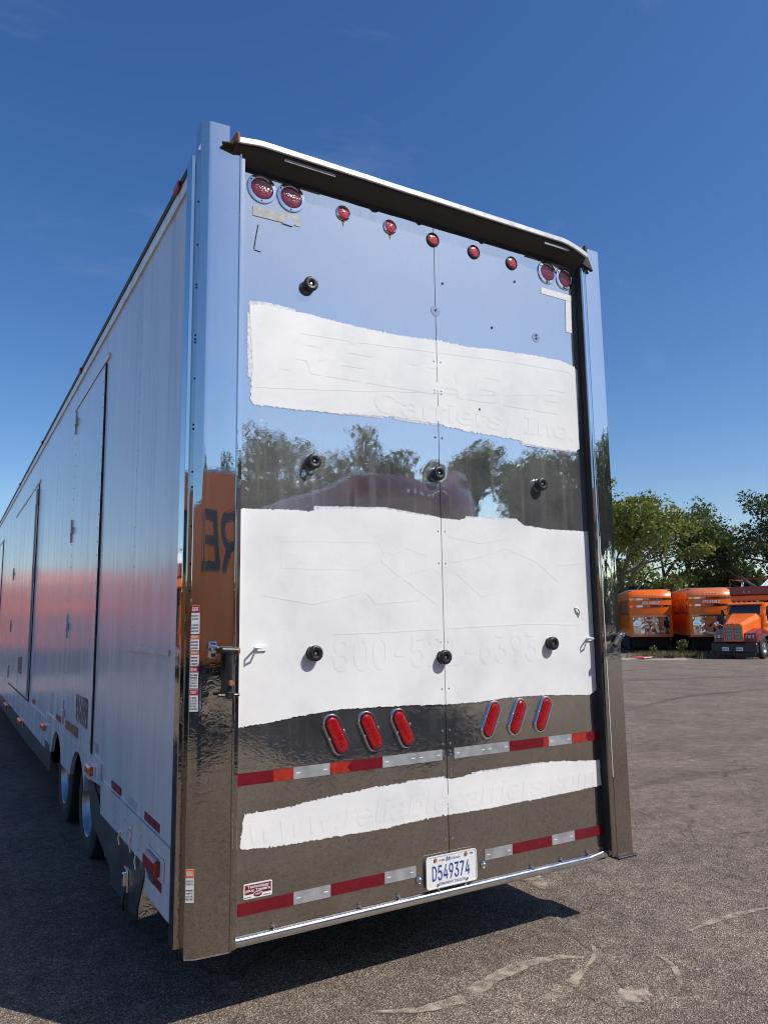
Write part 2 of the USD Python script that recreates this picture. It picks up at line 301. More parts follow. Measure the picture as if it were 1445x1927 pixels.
def ext_y(poly, y0, y1):
    """A polygon in (x, z) given thickness from y0 (front) to y1."""
    m = trimesh.creation.extrude_polygon(poly, abs(y1 - y0), engine='earcut')
    v = m.vertices.copy(); m.vertices = np.stack([v[:, 0], max(y0, y1) - v[:, 2], v[:, 1]], 1); return m


def ext_x(poly, x0, x1):
    """A polygon in (y, z) given thickness from x0 to x1."""
    m = trimesh.creation.extrude_polygon(poly, abs(x1 - x0), engine='earcut')
    v = m.vertices.copy(); m.vertices = np.stack([min(x0, x1) + v[:, 2], v[:, 0], v[:, 1]], 1); return m


def ext_z(poly, z0, z1):
    m = trimesh.creation.extrude_polygon(poly, z1 - z0, engine='earcut'); m.apply_translation([0, 0, z0]); return m


def tube(pts, r, sides=8, caps=True):
    pts = np.asarray(pts, float); rr = np.broadcast_to(r, (len(pts),))
    t = np.gradient(pts, axis=0); t /= np.linalg.norm(t, axis=1, keepdims=True) + 1e-12
    a = np.cross(t, np.where(np.abs(t[:, 2:]) < 0.9, [0, 0, 1.0], [1.0, 0, 0])); a /= np.linalg.norm(a, axis=1, keepdims=True) + 1e-12
    b = np.cross(t, a); g = np.arange(sides) * 2 * PI / sides
    v = (pts[:, None] + rr[:, None, None] * (np.cos(g)[None, :, None] * a[:, None] + np.sin(g)[None, :, None] * b[:, None])).reshape(-1, 3)
    f = []
    for i in range(len(pts) - 1):
        for j in range(sides):
            k = (j + 1) % sides; f += [(i * sides + j, i * sides + k, (i + 1) * sides + k), (i * sides + j, (i + 1) * sides + k, (i + 1) * sides + j)]
    if caps:
        n = len(v); v = np.vstack([v, pts[0], pts[-1]]); e = (len(pts) - 1) * sides
        for j in range(sides):
            k = (j + 1) % sides; f += [(n, k, j), (n + 1, e + j, e + k)]
    return trimesh.Trimesh(v, np.array(f), process=False)


def lathe(profile, axis='y', at=(0, 0, 0), n=24, sgn=-1):
    """profile (radius, height) turned about an axis; height runs along sgn * axis."""
    m = trimesh.creation.revolve(np.array(profile, float), sections=n); v = m.vertices.copy()
    if axis == 'y':
        v = np.stack([v[:, 0], sgn * v[:, 2], v[:, 1]], 1) if sgn < 0 else np.stack([v[:, 0], v[:, 2], -v[:, 1]], 1)
    elif axis == 'x':
        v = np.stack([sgn * v[:, 2], v[:, 1], v[:, 0]], 1) if sgn < 0 else np.stack([v[:, 2], v[:, 0], v[:, 1]], 1)
    r = trimesh.Trimesh(v + np.array(at), m.faces, process=False)
    if r.volume < 0:
        r.invert()
    return r


def text(s, h, width=None, shear=0.0, depth=0.0015, bold=False):
    m = meshkit.text_mesh(s, h, depth, bold); v = m.vertices.copy()
    v[:, 0] -= v[:, 0].min()
    if width:
        v[:, 0] *= width / v[:, 0].max()
    v[:, 0] += shear * v[:, 1]
    m.vertices = v; return m


def text_rear(s, x, y, zz, h, **k):
    """Lettering on a plane facing -y (read from behind the trailer)."""
    m = text(s, h, **k); v = m.vertices; m.vertices = np.stack([x + v[:, 0], y - v[:, 2], zz + v[:, 1]], 1); return m


def text_left(s, x, y, zz, h, **k):
    """Lettering on a plane facing -x, starting at y and reading towards -y."""
    m = text(s, h, **k); v = m.vertices; m.vertices = np.stack([x - v[:, 2], y - v[:, 0], zz + v[:, 1]], 1); return m


def sweep_profile(prof, xs, drop):
    P = np.array(prof); n = len(P); v = np.concatenate([np.c_[np.full(n, x), P[:, 0], P[:, 1] + d] for x, d in zip(xs, drop)]); f = []
    for a in range(len(xs) - 1):
        for b in range(n):
            c = (b + 1) % n; f += [(a * n + b, a * n + c, (a + 1) * n + c), (a * n + b, (a + 1) * n + c, (a + 1) * n + b)]
    m = trimesh.Trimesh(v, np.array(f), process=False)
    e = trimesh.creation.triangulate_polygon(Polygon(P), engine='earcut')
    for x, d, inv in ((xs[0], drop[0], 0), (xs[-1], drop[-1], 1)):
        c = trimesh.Trimesh(np.c_[np.full(len(e[0]), x), e[0][:, 0], e[0][:, 1] + d], e[1][:, ::-1] if inv else e[1], process=False); m = trimesh.util.concatenate([m, c])
    if m.volume < 0:
        m.invert()
    return m



def rounded(x0, z0, x1, z1, r):
    return sbox(x0 + r, z0 + r, x1 - r, z1 - r).buffer(r, quad_segs=4)


def ragged(pts, amp, step=0.006, seed=0):
    """An outline of a brushed patch: the given corners joined by uneven, bristly edges."""
    r = np.random.default_rng(seed); out = []; P = np.array(pts, float); s = 0.0
    for a, b in zip(P, np.roll(P, -1, 0)):
        L = np.linalg.norm(b - a); n = max(1, int(L / step)); nrm = np.array([-(b - a)[1], (b - a)[0]]) / max(L, 1e-9)
        for i in range(n):
            q = a + (b - a) * i / n; s += L / n
            w = meshkit.fbm(np.array([[s * 9, seed * 3.1, 0.5]]), 3)[0] - 0.5
            out.append(q + nrm * (amp * 1.6 * w + amp * 0.45 * r.normal()))
    p = Polygon(out).buffer(0)
    return max(p.geoms, key=lambda g: g.area) if hasattr(p, 'geoms') else p


def ground_z(x, y):
    t = 0.77 * np.asarray(x, float) + 0.64 * np.asarray(y, float)
    return -0.0125 * np.clip(t - 6, 0, 54)


# ------------------------------------------------------------------ the setting: ground
g_root = tag(UsdGeom.Xform.Define(stage, '/World/ground').GetPrim(), kind='structure'); used['/World/ground'] = 0
ax_ = np.unique(np.concatenate([np.linspace(-400, -60, 18), np.arange(-60, 80.1, 2.0), np.linspace(80, 400, 17)]))
gx, gy = np.meshgrid(ax_, ax_, indexing='ij'); n = len(ax_)
gv = np.stack([gx, gy, ground_z(gx, gy)], -1).reshape(-1, 3)
i, j = np.meshgrid(np.arange(n - 1), np.arange(n - 1), indexing='ij'); q = np.stack([i * n + j, (i + 1) * n + j, (i + 1) * n + j + 1, i * n + j + 1], -1).reshape(-1, 4)
obj('asphalt_sheet', trimesh.Trimesh(gv, np.vstack([q[:, [0, 1, 2]], q[:, [0, 2, 3]]]), process=False), 'asphalt', g_root, smooth=True)


def strip(pts, w, zoff=0.004):
    """A flat ribbon on the ground that narrows at both ends."""
    P = np.array(pts, float); t = np.linspace(0, len(P) - 1, 10 * len(P)); P = np.stack([np.interp(t, range(len(P)), P[:, k]) for k in (0, 1)], 1)
    for _ in range(6):
        P[1:-1] = (P[:-2] + 2 * P[1:-1] + P[2:]) / 4
    d = np.gradient(P, axis=0); d /= np.linalg.norm(d, axis=1, keepdims=True); nn = np.stack([-d[:, 1], d[:, 0]], 1)
    ww = w * (0.25 + 0.75 * np.sin(np.linspace(0.05, PI - 0.05, len(P)))) * (0.7 + 0.6 * meshkit.noise(np.stack([np.arange(len(P)) * 0.5, np.zeros(len(P)), np.zeros(len(P))], 1)))
    a, b = P + nn * ww[:, None] / 2, P - nn * ww[:, None] / 2; v = np.vstack([np.c_[a, ground_z(*a.T) + zoff], np.c_[b, ground_z(*b.T) + zoff]]); m = len(P)
    f = [(k + m, k + m + 1, k + 1) for k in range(m - 1)] + [(k + m, k + 1, k) for k in range(m - 1)]
    return trimesh.Trimesh(v, f, process=False)


for k, (pts, w) in enumerate([([(0.84, -0.10), (0.81, -0.15), (0.77, -0.20), (0.70, -0.24), (0.62, -0.28)], 0.022),
                              ([(0.64, -0.27), (0.47, -0.35), (0.34, -0.40), (0.15, -0.42)], 0.05),
                              ([(1.02, -0.37), (1.01, -0.45), (0.97, -0.53), (0.89, -0.62), (0.80, -0.68)], 0.025),
                              ([(-0.49, -0.10), (-0.30, -0.20), (-0.09, -0.22), (0.17, -0.13), (0.39, -0.10), (0.58, -0.13), (0.68, -0.20)], 0.06),
                              ([(0.72, -0.56), (0.60, -0.60), (0.46, -0.63)], 0.10),
                              ([(2.25, -0.34), (1.88, -0.28), (1.63, -0.26), (1.40, -0.28)], 0.035),
                              ([(1.35, 0.95), (1.22, 0.80), (1.18, 0.62)], 0.10)]):
    obj('scrape_mark', strip(pts, w * 1.25, 0.004 + 0.0015 * k), 'scrape_dust', g_root)

for k, (pts, w) in enumerate([([(7.6, 9.6), (7.3, 8.0), (6.4, 6.6), (5.2, 5.4)], 0.28), ([(9.0, 7.0), (12.0, 8.2), (16.0, 8.4), (21.0, 7.6)], 0.25), ([(11.0, 12.5), (15.0, 12.4), (20.5, 11.0), (26.0, 8.2)], 0.30),
                              ([(8.6, 10.9), (12.5, 13.8), (17.5, 15.6), (22.5, 16.4)], 0.30), ([(3.2, 2.2), (4.6, 2.4), (6.2, 2.0)], 0.10), ([(2.6, 0.9), (3.5, 0.6), (4.8, 0.5)], 0.05)]):
    obj('tyre_mark', strip(pts, w, 0.016 + 0.002 * k), 'tyre_mark', g_root)

# ------------------------------------------------------------------ the white trailer
T = thing('enclosed_trailer', 'tall enclosed trailer with polished steel back patched in white paint and long white side', 'trailer')
PY = 0.050           # plane of the back door sheets
SX = -1.295          # plane of the left side


def wob(X, Z):
    """How far the thin door skin bulges from flat, in metres."""
    p = np.stack([X, np.zeros_like(X), Z], -1)
    h = 0.0016 * (meshkit.fbm(p * [1.9, 1, 1.6] + 3.1, 2, 5) - 0.5) + 0.00035 * (meshkit.fbm(p * [6.0, 1, 4.0] + 9.7, 2, 11) - 0.5)
    for cx_, cz_, s, a in ((-0.73, 2.50, 0.16, 0.0016), (0.17, 2.60, 0.07, -0.0012), (0.01, 2.49, 0.06, 0.0008), (0.736, 2.49, 0.07, 0.0008), (-0.02, 1.14, 0.10, 0.0016),
                           (0.13, 1.05, 0.09, -0.0012), (1.05, 0.42, 0.07, 0.0013), (1.06, 1.20, 0.06, 0.001), (-0.50, 1.17, 0.05, 0.001), (-0.67, 0.41, 0.03, 0.0006), (-0.90, 0.40, 0.03, 0.0006)):
        h = h + a * np.exp(-((X - cx_) ** 2 + (Z - cz_) ** 2) / (2 * s * s))
    for cz_ in np.arange(0.5, 3.9, 0.155):      # pull-in at the seam rivets
        h = h + 0.0005 * np.exp(-((X - 0.047) ** 2 / 0.0012 + (Z - cz_) ** 2 / 0.0012))
    return h


def skin(x0, x1, z0, z1, step=0.014):
    X, Z = np.meshgrid(np.linspace(x0, x1, int((x1 - x0) / step)), np.linspace(z0, z1, int((z1 - z0) / step)), indexing='ij')
    v = np.stack([X, PY + wob(X, Z), Z], -1).reshape(-1, 3); a, b = X.shape
    i, j = np.meshgrid(np.arange(a - 1), np.arange(b - 1), indexing='ij'); q = np.stack([i * b + j, (i + 1) * b + j, (i + 1) * b + j + 1, i * b + j + 1], -1).reshape(-1, 4)
    return trimesh.Trimesh(v, np.vstack([q[:, [0, 1, 2]], q[:, [0, 2, 3]]]), process=False)


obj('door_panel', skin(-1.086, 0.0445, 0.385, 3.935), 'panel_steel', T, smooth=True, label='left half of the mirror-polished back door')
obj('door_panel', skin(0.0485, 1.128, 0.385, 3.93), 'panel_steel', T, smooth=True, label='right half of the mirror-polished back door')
obj('door_core', bx(-1.12, 1.125, PY + 0.012, PY + 0.10, 0.39, 3.95), 'black_gasket', T)

# painted-over bands, each with the old lettering standing through
yp = PY - 0.0035
P1 = [(-1.037, 3.235), (-0.958, 3.25), (-0.789, 3.252), (-0.552, 3.242), (-0.363, 3.238), (-0.166, 3.239), (0.042, 3.253), (0.261, 3.254), (0.453, 3.272), (0.737, 3.285), (0.951, 3.29), (1.085, 3.27), (1.110, 3.238),
      (1.102, 3.031), (1.091, 2.742), (1.058, 2.725), (0.641, 2.728), (0.626, 2.748), (0.242, 2.755), (0.035, 2.776), (-0.242, 2.777), (-0.555, 2.757), (-0.844, 2.747), (-1.007, 2.741), (-1.029, 2.756), (-1.032, 2.808), (-1.022, 2.927), (-1.029, 3.059)]
P2 = [(-1.084, 2.238), (-0.787, 2.249), (-0.731, 2.244), (-0.675, 2.261), (-0.315, 2.283), (-0.121, 2.266), (0.047, 2.256), (0.159, 2.253), (0.224, 2.268), (0.581, 2.27), (0.619, 2.247), (0.8, 2.231), (1.126, 2.232), (1.126, 1.753), (1.126, 1.292),
      (1.072, 1.266), (0.743, 1.286), (0.474, 1.291), (0.256, 1.278), (0.051, 1.281), (-0.208, 1.293), (-0.565, 1.30), (-0.785, 1.285), (-0.942, 1.264), (-1.084, 1.258), (-1.084, 1.769)]
P3 = [(-1.037, 0.885), (-0.888, 0.883), (-0.678, 0.902), (-0.396, 0.919), (-0.091, 0.921), (0.032, 0.915), (0.058, 0.904), (0.242, 0.917), (0.682, 0.917), (0.741, 0.922), (1.121, 0.891), (1.124, 0.751), (0.71, 0.738), (0.234, 0.732), (-0.032, 0.737), (-0.34, 0.724), (-0.679, 0.726),
      (-0.887, 0.727), (-1.047, 0.739), (-1.057, 0.751)]
gap_poly = sbox(0.0435, 0.3, 0.0475, 4.0)


def patch(pts, amp, seed, label, seam=True):
    p = ragged(pts, amp, seed=seed)
    p = p.difference(gap_poly) if seam else p
    return obj('paint_patch', [ext_y(g, yp, yp + 0.003) for g in getattr(p, 'geoms', [p]) if g.area > 1e-4], 'rolled_paint', T, label=label)


def thin(pts, amp, seed, parent):
    obj('thin_coat', ext_y(ragged(pts, amp, 0.004, seed), yp + 0.0012, yp + 0.0025), 'thin_paint', parent)


pt1 = patch(P1, 0.006, 1, 'upper band of white paint over the old company name')
thin([(-1.043, 3.20), (-1.045, 3.255), (-0.96, 3.268), (-0.80, 3.262), (-0.80, 3.2)], 0.004, 21, pt1)
thin([(-1.050, 3.20), (-1.0, 3.20), (-1.0, 2.86), (-1.045, 2.88)], 0.004, 22, pt1)
thin([(-0.24, 2.80), (0.03, 2.79), (0.03, 2.765), (-0.1, 2.764), (-0.24, 2.768)], 0.003, 23, pt1)
thin([(-0.62, 2.79), (-0.30, 2.785), (-0.30, 2.765), (-0.62, 2.752)], 0.003, 24, pt1)
thin([(0.60, 2.76), (1.06, 2.75), (1.06, 2.716), (0.63, 2.72)], 0.003, 25, pt1)
pt2 = patch(P2, 0.0035, 2, 'large middle band of white paint across the back door')
thin([(-0.70, 2.25), (-0.70, 2.274), (-0.30, 2.294), (-0.12, 2.276), (0.03, 2.262), (0.03, 2.24)], 0.003, 26, pt2)
thin([(0.20, 2.25), (0.215, 2.277), (0.57, 2.281), (0.605, 2.25)], 0.003, 27, pt2)
pt3 = patch(P3, 0.005, 3, 'narrow lower band of white paint over a web address')
thin([(-0.2, 0.90), (-0.2, 0.928), (0.03, 0.924), (0.03, 0.90)], 0.003, 28, pt3)
thin([(0.2, 0.90), (0.2, 0.925), (0.7, 0.926), (0.7, 0.90)], 0.003, 29, pt3)
ly = yp - 0.0002
ld = 0.0005
obj('raised_lettering', text_rear('RELIABLE', -0.88, ly, 2.945, 0.165, width=1.80, shear=0.55, depth=ld, bold=True), 'rolled_paint', pt1, label='company name in wide slanted capitals under paint')
obj('raised_lettering', text_rear('Carriers,', -0.35, ly, 2.795, 0.105, width=0.90, depth=ld, bold=True), 'rolled_paint', pt1)
obj('raised_lettering', text_rear('Inc.', 0.66, ly, 2.795, 0.105, width=0.39, depth=ld, bold=True), 'rolled_paint', pt1)
banner = [(-1.005, 2.832), (-0.83, 2.965), (-0.77, 3.142), (-0.50, 3.150), (-0.475, 3.135), (-0.45, 3.152), (0.10, 3.185), (0.60, 3.215), (1.03, 3.225), (1.06, 3.205), (0.91, 3.06), (0.35, 2.985), (-0.2, 2.925), (-0.6, 2.875)]
bo = Polygon(banner); bo = bo.buffer(0.004).difference(bo.buffer(-0.001))
obj('raised_outline', ext_y(bo, ly - 0.0004, ly), 'rolled_paint', pt1)
obj('raised_lettering', text_rear('800-521-6393', -0.60, ly, 1.482, 0.155, width=1.29, depth=ld, bold=True), 'rolled_paint', pt2, label='telephone number under paint')
map_lines = [[(-0.87, 2.10), (-0.34, 2.11)], [(-0.87, 2.10), (-0.87, 1.97)], [(-0.87, 1.97), (-0.46, 1.97)], [(-0.34, 2.11), (-0.30, 2.03), (-0.18, 2.09), (-0.05, 2.05), (0.02, 2.10)], [(-0.46, 1.97), (-0.33, 2.02), (-0.22, 1.94), (-0.02, 1.99), (0.03, 1.96)],
             [(0.10, 2.16), (0.30, 2.13), (0.52, 2.17)], [(0.10, 2.02), (0.32, 2.06), (0.48, 2.11), (0.70, 2.04), (0.86, 1.93)], [(0.14, 1.96), (0.30, 1.84), (0.5, 1.88)], [(-0.95, 1.84), (-0.70, 1.80), (-0.42, 1.86), (-0.36, 1.80), (-0.1, 1.82)],
             [(-0.2, 1.93), (0.0, 1.80)], [(0.85, 2.02), (1.08, 2.04)], [(-0.60, 1.655), (-0.30, 1.66), (0.02, 1.668)], [(0.07, 1.672), (0.60, 1.685), (1.02, 1.675)]]
from shapely.geometry import LineString
for k, L in enumerate(map_lines):
    p = LineString(L).buffer(0.0035, quad_segs=2)
    obj('raised_line', ext_y(p, ly - 0.00015 - 0.00003 * k, ly), 'rolled_paint', pt2)
obj('raised_lettering', text_rear('www.reliablecarriers.com', -1.03, ly, 0.760, 0.105, width=2.10, shear=0.22, depth=ld, bold=True), 'rolled_paint', pt3, label='web address in slanted letters under paint')

# rivets down the seam and a few bolt holes
rv = []
for zz in (3.129, 2.963, 2.947, 2.70, 2.43, 2.184, 2.013, 1.60, 1.36, 1.149, 1.083, 1.046, 1.031, 0.955, 0.93, 0.62):
    for s in (-0.022, 0.022):
        rv.append(lathe([(0.0065, 0), (0.006, 0.002), (0.0035, 0.0038), (0.0, 0.0045)], 'y', (0.0465 + s, PY - 0.001, zz), 8))
obj('seam_rivets', rv, 'chrome', T)
for hx, hz in ((0.443, 3.403), (0.781, 3.418), (0.781, 3.398), (0.046, 3.429), (0.33, 2.895), (0.10, 3.60), (0.63, 3.73)):
    obj('bolt_hole', lathe([(0.0, 0), (0.007, 0), (0.007, 0.004), (0.0, 0.004)], 'y', (hx, PY - 0.0005, hz), 8), 'black_gasket', T)
for hx, hz in ((0.781, 3.405), (0.046, 3.425)):
    obj('washer_mark', lathe([(0.0, 0), (0.030, 0), (0.030, 0.0008), (0.0, 0.0008)], 'y', (hx, PY - 0.0012, hz), 20), 'side_steel', T)

# round and oval lamps
R_DARK = {'u': 'lens_dark_red'}


def round_lamp(xc, zc, r, bezel, lens_m, label, ring='chrome', screws=3, base=0.0):
    t = group_part('lamp', T, label)
    obj('bezel', lathe([(r * 0.70, 0.0), (bezel, 0.0), (bezel, 0.004), (bezel * 0.97, 0.0075), (r * 1.06, 0.010), (r, 0.007), (r * 0.98, 0.001), (r * 0.70, 0.0)], 'y', (xc, PY - 0.0005, zc), 28), ring, t, smooth=35)
    obj('lens', lathe([(0.0, 0.0), (r * 0.99, 0.0), (r * 0.985, 0.0065), (r * 0.9, 0.0085), (r * 0.5, 0.0105), (0.0, 0.011)], 'y', (xc, PY - 0.0005, zc), 28), lens_m, t, smooth=35)
    for k in range(screws):
        a = 0.5 + k * 2 * PI / 3
        obj('screw', lathe([(0.005, 0), (0.004, 0.003), (0.0, 0.004)], 'y', (xc + math.cos(a) * (r + bezel) / 2, PY - 0.009, zc + math.sin(a) * (r + bezel) / 2), 7), 'black_iron', t)
    return t


round_lamp(-0.984, 3.856, 0.056, 0.077, 'lens_dark_red', 'large round red lamp at the far left of the top row')
round_lamp(-0.827, 3.853, 0.056, 0.077, 'lens_dark_red', 'second large round red lamp from the left')
round_lamp(0.892, 3.847, 0.053, 0.074, 'lens_dark_red', 'inner large round red lamp at the right')
round_lamp(1.038, 3.838, 0.053, 0.074, 'lens_dark_red', 'large round red lamp at the far right')
for k, xx in enumerate((-0.53, -0.243, 0.04, 0.328, 0.611)):
    round_lamp(xx, 3.851 - 0.002 * k, 0.032, 0.042, 'lens_pink', None, ring='chrome' if k < 2 else 'rubber', screws=0)
for k, xx in enumerate((-0.53, -0.243)):
    obj('rust_run', ext_y(Polygon([(xx - 0.007, 3.808), (xx + 0.008, 3.808), (xx + 0.003, 3.790), (xx + 0.001, 3.776), (xx - 0.002, 3.79)]), PY - 0.0022, PY - 0.0004), 'rust', T)


def stadium(cx_, cz_, a, half, r, rr=0.0):
    d = np.array([math.sin(a), math.cos(a)]) * half
    return LineString([(cx_ - d[0], cz_ - d[1]), (cx_ + d[0], cz_ + d[1])]).buffer(r - rr, quad_segs=8)


def loft(xc, zc, a, rings, half, n=14):
    """A pill-shaped form: rings of (radius, height) about a slanted centre line."""
    d = np.array([math.sin(a), math.cos(a)]); e = np.array([math.cos(a), -math.sin(a)]); v = []
    for r, h in rings:
        for sgn, base in ((1, 0.0), (-1, PI)):
            for g in np.linspace(0, PI, n):
                p = np.array([xc, zc]) + sgn * half * d + r * (e * math.cos(g + base) + d * math.sin(g + base)); v.append((p[0], PY - 0.0008 - h, p[1]))
    m = 2 * n; f = []
    for k in range(len(rings) - 1):
        for b in range(m):
            c = (b + 1) % m; f += [(k * m + b, (k + 1) * m + b, (k + 1) * m + c), (k * m + b, (k + 1) * m + c, k * m + c)]
    q = trimesh.Trimesh(np.array(v), np.array(f), process=False)
    k = int(np.argmax(q.area_faces)); out = q.triangles_center - np.array([xc, PY + 0.03, zc])
    if (q.face_normals * out).sum() < 0:
        q.invert()
    return q


def oval_lamp(xc, zc, a, label, lens_m='lens_red'):
    t = group_part('oval_lamp', T, label)
    obj('bezel', loft(xc, zc, a, [(0.046, 0.0), (0.046, 0.006), (0.0445, 0.010), (0.041, 0.0135), (0.036, 0.0135), (0.0325, 0.010), (0.031, 0.004)], 0.058), 'chrome', t, smooth=40)
    obj('lens', loft(xc, zc, a, [(0.0312, 0.002), (0.0308, 0.012), (0.029, 0.0155), (0.025, 0.018), (0.018, 0.0195), (0.008, 0.0202), (0.0004, 0.0204)], 0.058), lens_m, t, smooth=40)
    for s in (-1, 1):
        px, pz = xc + s * math.cos(a) * 0.041, zc - s * math.sin(a) * 0.041
        obj('screw', lathe([(0.008, 0), (0.0075, 0.004), (0.004, 0.0075), (0.0, 0.0085)], 'y', (px, PY - 0.009, pz), 10), 'chrome', t, smooth=50)
    return t


for k, (xx, lab) in enumerate(((-0.588, 'outer oval lamp of the left trio'), (-0.401, 'middle oval lamp of the left trio'), (-0.218, 'inner oval lamp of the left trio'))):
    oval_lamp(xx, 1.184, -0.44, lab)
for k, (xx, lab) in enumerate(((0.335, 'inner oval lamp of the right trio'), (0.517, 'middle oval lamp of the right trio'), (0.702, 'outer oval lamp of the right trio'))):
    oval_lamp(xx, 1.183, 0.44, lab)

# rubber bumpers
for bx_, bz_ in ((-0.741, 3.400), (-0.725, 2.490), (0.009, 2.494), (0.736, 2.491), (-0.720, 1.569), (0.019, 1.524), (0.765, 1.573)):
    t = group_part('rubber_bumper', T)
    y0 = 0.0
    obj('washer', lathe([(0.0, 0), (0.037, 0), (0.037, 0.003), (0.0, 0.003)], 'y', (bx_ + 0.012, PY - 0.004, bz_), 20), 'bar_steel', t)
    obj('buffer', lathe([(0.0, 0), (0.030, 0), (0.033, 0.003), (0.037, 0.018), (0.038, 0.027), (0.037, 0.032), (0.032, 0.037), (0.024, 0.038), (0.015, 0.035), (0.012, 0.026), (0.0, 0.025)], 'y', (bx_ + 0.012, PY - 0.007, bz_), 26), 'rubber', t, smooth=40)
    obj('bolt_head', lathe([(0.0, 0), (0.008, 0), (0.007, 0.004), (0.0, 0.005)], 'y', (bx_ + 0.012, PY - 0.0315, bz_), 8), 'bar_steel', t)

# reflective tape
ty = PY - 0.0005


def tape(x0, x1, z0, z1, red, tilt=0.0):
    p = obj('reflective_tape', ext_y(Polygon([(x0, z0), (x1 - 0.0008, z0 + tilt), (x1 - 0.0008, z1 + tilt), (x0, z1)]), ty - 0.0030, ty - 0.0012), 'tape_red' if red else 'tape_silver', T)
    if not red and x1 - x0 > 0.12:
        for e in (x0 + 0.014, x1 - 0.034):
            obj('printed_mark', ext_y(sbox(e, (z0 + z1) / 2 - 0.002, e + 0.02, (z0 + z1) / 2 + 0.002), ty - 0.0037, ty - 0.003), 'tape_mark', p)
    return p


for a, b, r in ((-1.070, -0.805, 1), (-0.805, -0.620, 0), (-0.620, -0.336, 1), (-0.336, -0.135, 0), (-0.135, 0.018, 0), (0.091, 0.300, 0), (0.300, 0.455, 0), (0.455, 0.737, 1), (0.737, 0.913, 0), (0.913, 1.120, 1)):
    p = tape(a, b, 1.006, 1.058, r)
    if r:
        w = (b - a)
        f0, f1 = {-1.070: (0.62, 1.0), -0.620: (0.0, 0.40), 0.455: (0.85, 1.0), 0.913: (0.0, 0.6)}[a]
        pts = [(a + w * f0 + 0.001, 1.007), (a + w * f1 - 0.001, 1.007), (a + w * (f1 - (0.08 if f1 < 0.9 else 0)) - 0.001, 1.030), (a + w * f1 - 0.001, 1.057), (a + w * f0 + 0.001, 1.057), (a + w * f0 + 0.005, 1.03)]
        obj('clean_area', ext_y(Polygon(pts), ty - 0.0034, ty - 0.003), 'tape_red_light', p, label='lighter end of the red strip')
for a, b, r, dz in ((-1.063, -0.803, 1, 0), (-0.803, -0.619, 0, 0.001), (-0.619, -0.333, 1, 0.003), (-0.333, -0.155, 0, 0.005), (0.268, 0.451, 0, 0.012), (0.451, 0.730, 1, 0.013), (0.730, 0.899, 0, 0.015), (0.899, 1.122, 1, 0.015)):
    tape(a, b, 0.466 + dz, 0.518 + dz, r)
obj('old_tape', ext_y(Polygon([(-1.028, 3.704), (-0.775, 3.709), (-0.775, 3.762), (-1.028, 3.754)]), ty - 0.003, ty - 0.001), 'tape_worn', T, label='worn grey strip under the left lamps')
obj('old_tape', ext_y(Polygon([(-0.875, 3.702), (-0.82, 3.698), (-0.80, 3.716), (-0.84, 3.735)]), ty - 0.006, ty - 0.0032), 'chrome', T, label='peeled curl on the worn strip')
obj('old_tape', ext_y(Polygon([(0.837, 3.700), (1.086, 3.697), (1.087, 3.737), (0.839, 3.740)]), ty - 0.003, ty - 0.001), 'tape_cloth', T, label='pale strip under the right lamps')
obj('old_tape', ext_y(Polygon([(1.030, 3.487), (1.079, 3.486), (1.084, 3.695), (1.039, 3.695)]), ty - 0.003, ty - 0.001), 'tape_cloth', T, label='pale upright strip below the right lamps')
obj('tape_scar', [tube([(-1.00, PY - 0.002, 3.66), (-1.01, PY - 0.002, 3.60), (-1.018, PY - 0.002, 3.545), (-1.02, PY - 0.002, 3.53)], 0.0022, 5), tube([(-1.02, PY - 0.002, 3.525), (-0.985, PY - 0.002, 3.522)], 0.0018, 5)], 'black_gasket', T)

# number plate
pl = group_part('number_plate', T, 'white number plate with blue raised figures')
py0 = 0.034
obj('plate_blank', ext_y(affinity.scale(rounded(-0.105, 0.402, 0.203, 0.555, 0.016), 1, 1), py0, py0 + 0.002), 'plate_white', pl)
obj('plate_rim', ext_y(rounded(-0.105, 0.402, 0.203, 0.555, 0.016).difference(rounded(-0.100, 0.407, 0.198, 0.550, 0.013)), py0 - 0.0025, py0), 'plate_white', pl)
xx = -0.069
for k, ch in enumerate('D549374'):
    obj('figure', text_rear(ch, -0.069 + 0.0335 * k, py0, 0.439, 0.069, width=0.0255 if ch not in '7' else 0.024, depth=0.0022, bold=False), 'plate_blue', pl)
obj('small_lettering', [text_rear('PURE', -0.026, py0, 0.5245, 0.0095, width=0.034, depth=0.0008), text_rear('M', 0.013, py0, 0.521, 0.021, width=0.019, shear=0.3, depth=0.0008, bold=True), text_rear('ICHIGAN', 0.037, py0, 0.5245, 0.0095, width=0.062, depth=0.0008)], 'plate_blue', pl)
obj('small_lettering', text_rear('PERMANENT TRAILER', -0.038, py0, 0.4135, 0.0125, width=0.166, depth=0.0008), 'plate_blue', pl)
obj('tab', ext_y(sbox(0.160, 0.533, 0.180, 0.5385), py0 - 0.001, py0), 'plate_blue', pl)
for ax2, az2, r in ((-0.050, 0.535, 0.010), (0.136, 0.537, 0.010), (-0.036, 0.4185, 0.008), (0.140, 0.4185, 0.008)):
    obj('plate_bolt', lathe([(0.0, 0), (r, 0), (r * 0.9, 0.004), (0, 0.006)], 'y', (ax2, py0 - 0.0005, az2), 9), 'rust' if az2 > 0.5 else 'bar_steel', pl)
obj('plate_bracket', bx(-0.085, 0.185, py0 + 0.002, PY - 0.001, 0.42, 0.45), 'black_gasket', pl)
for dx, dz in ((-0.140, 0.455), (0.254, 0.460)):
    obj('dome_bolt', lathe([(0.0, 0), (0.019, 0), (0.0185, 0.005), (0.014, 0.013), (0.007, 0.0175), (0.0, 0.019)], 'y', (dx, PY - 0.001, dz), 20), 'chrome', T, smooth=True)

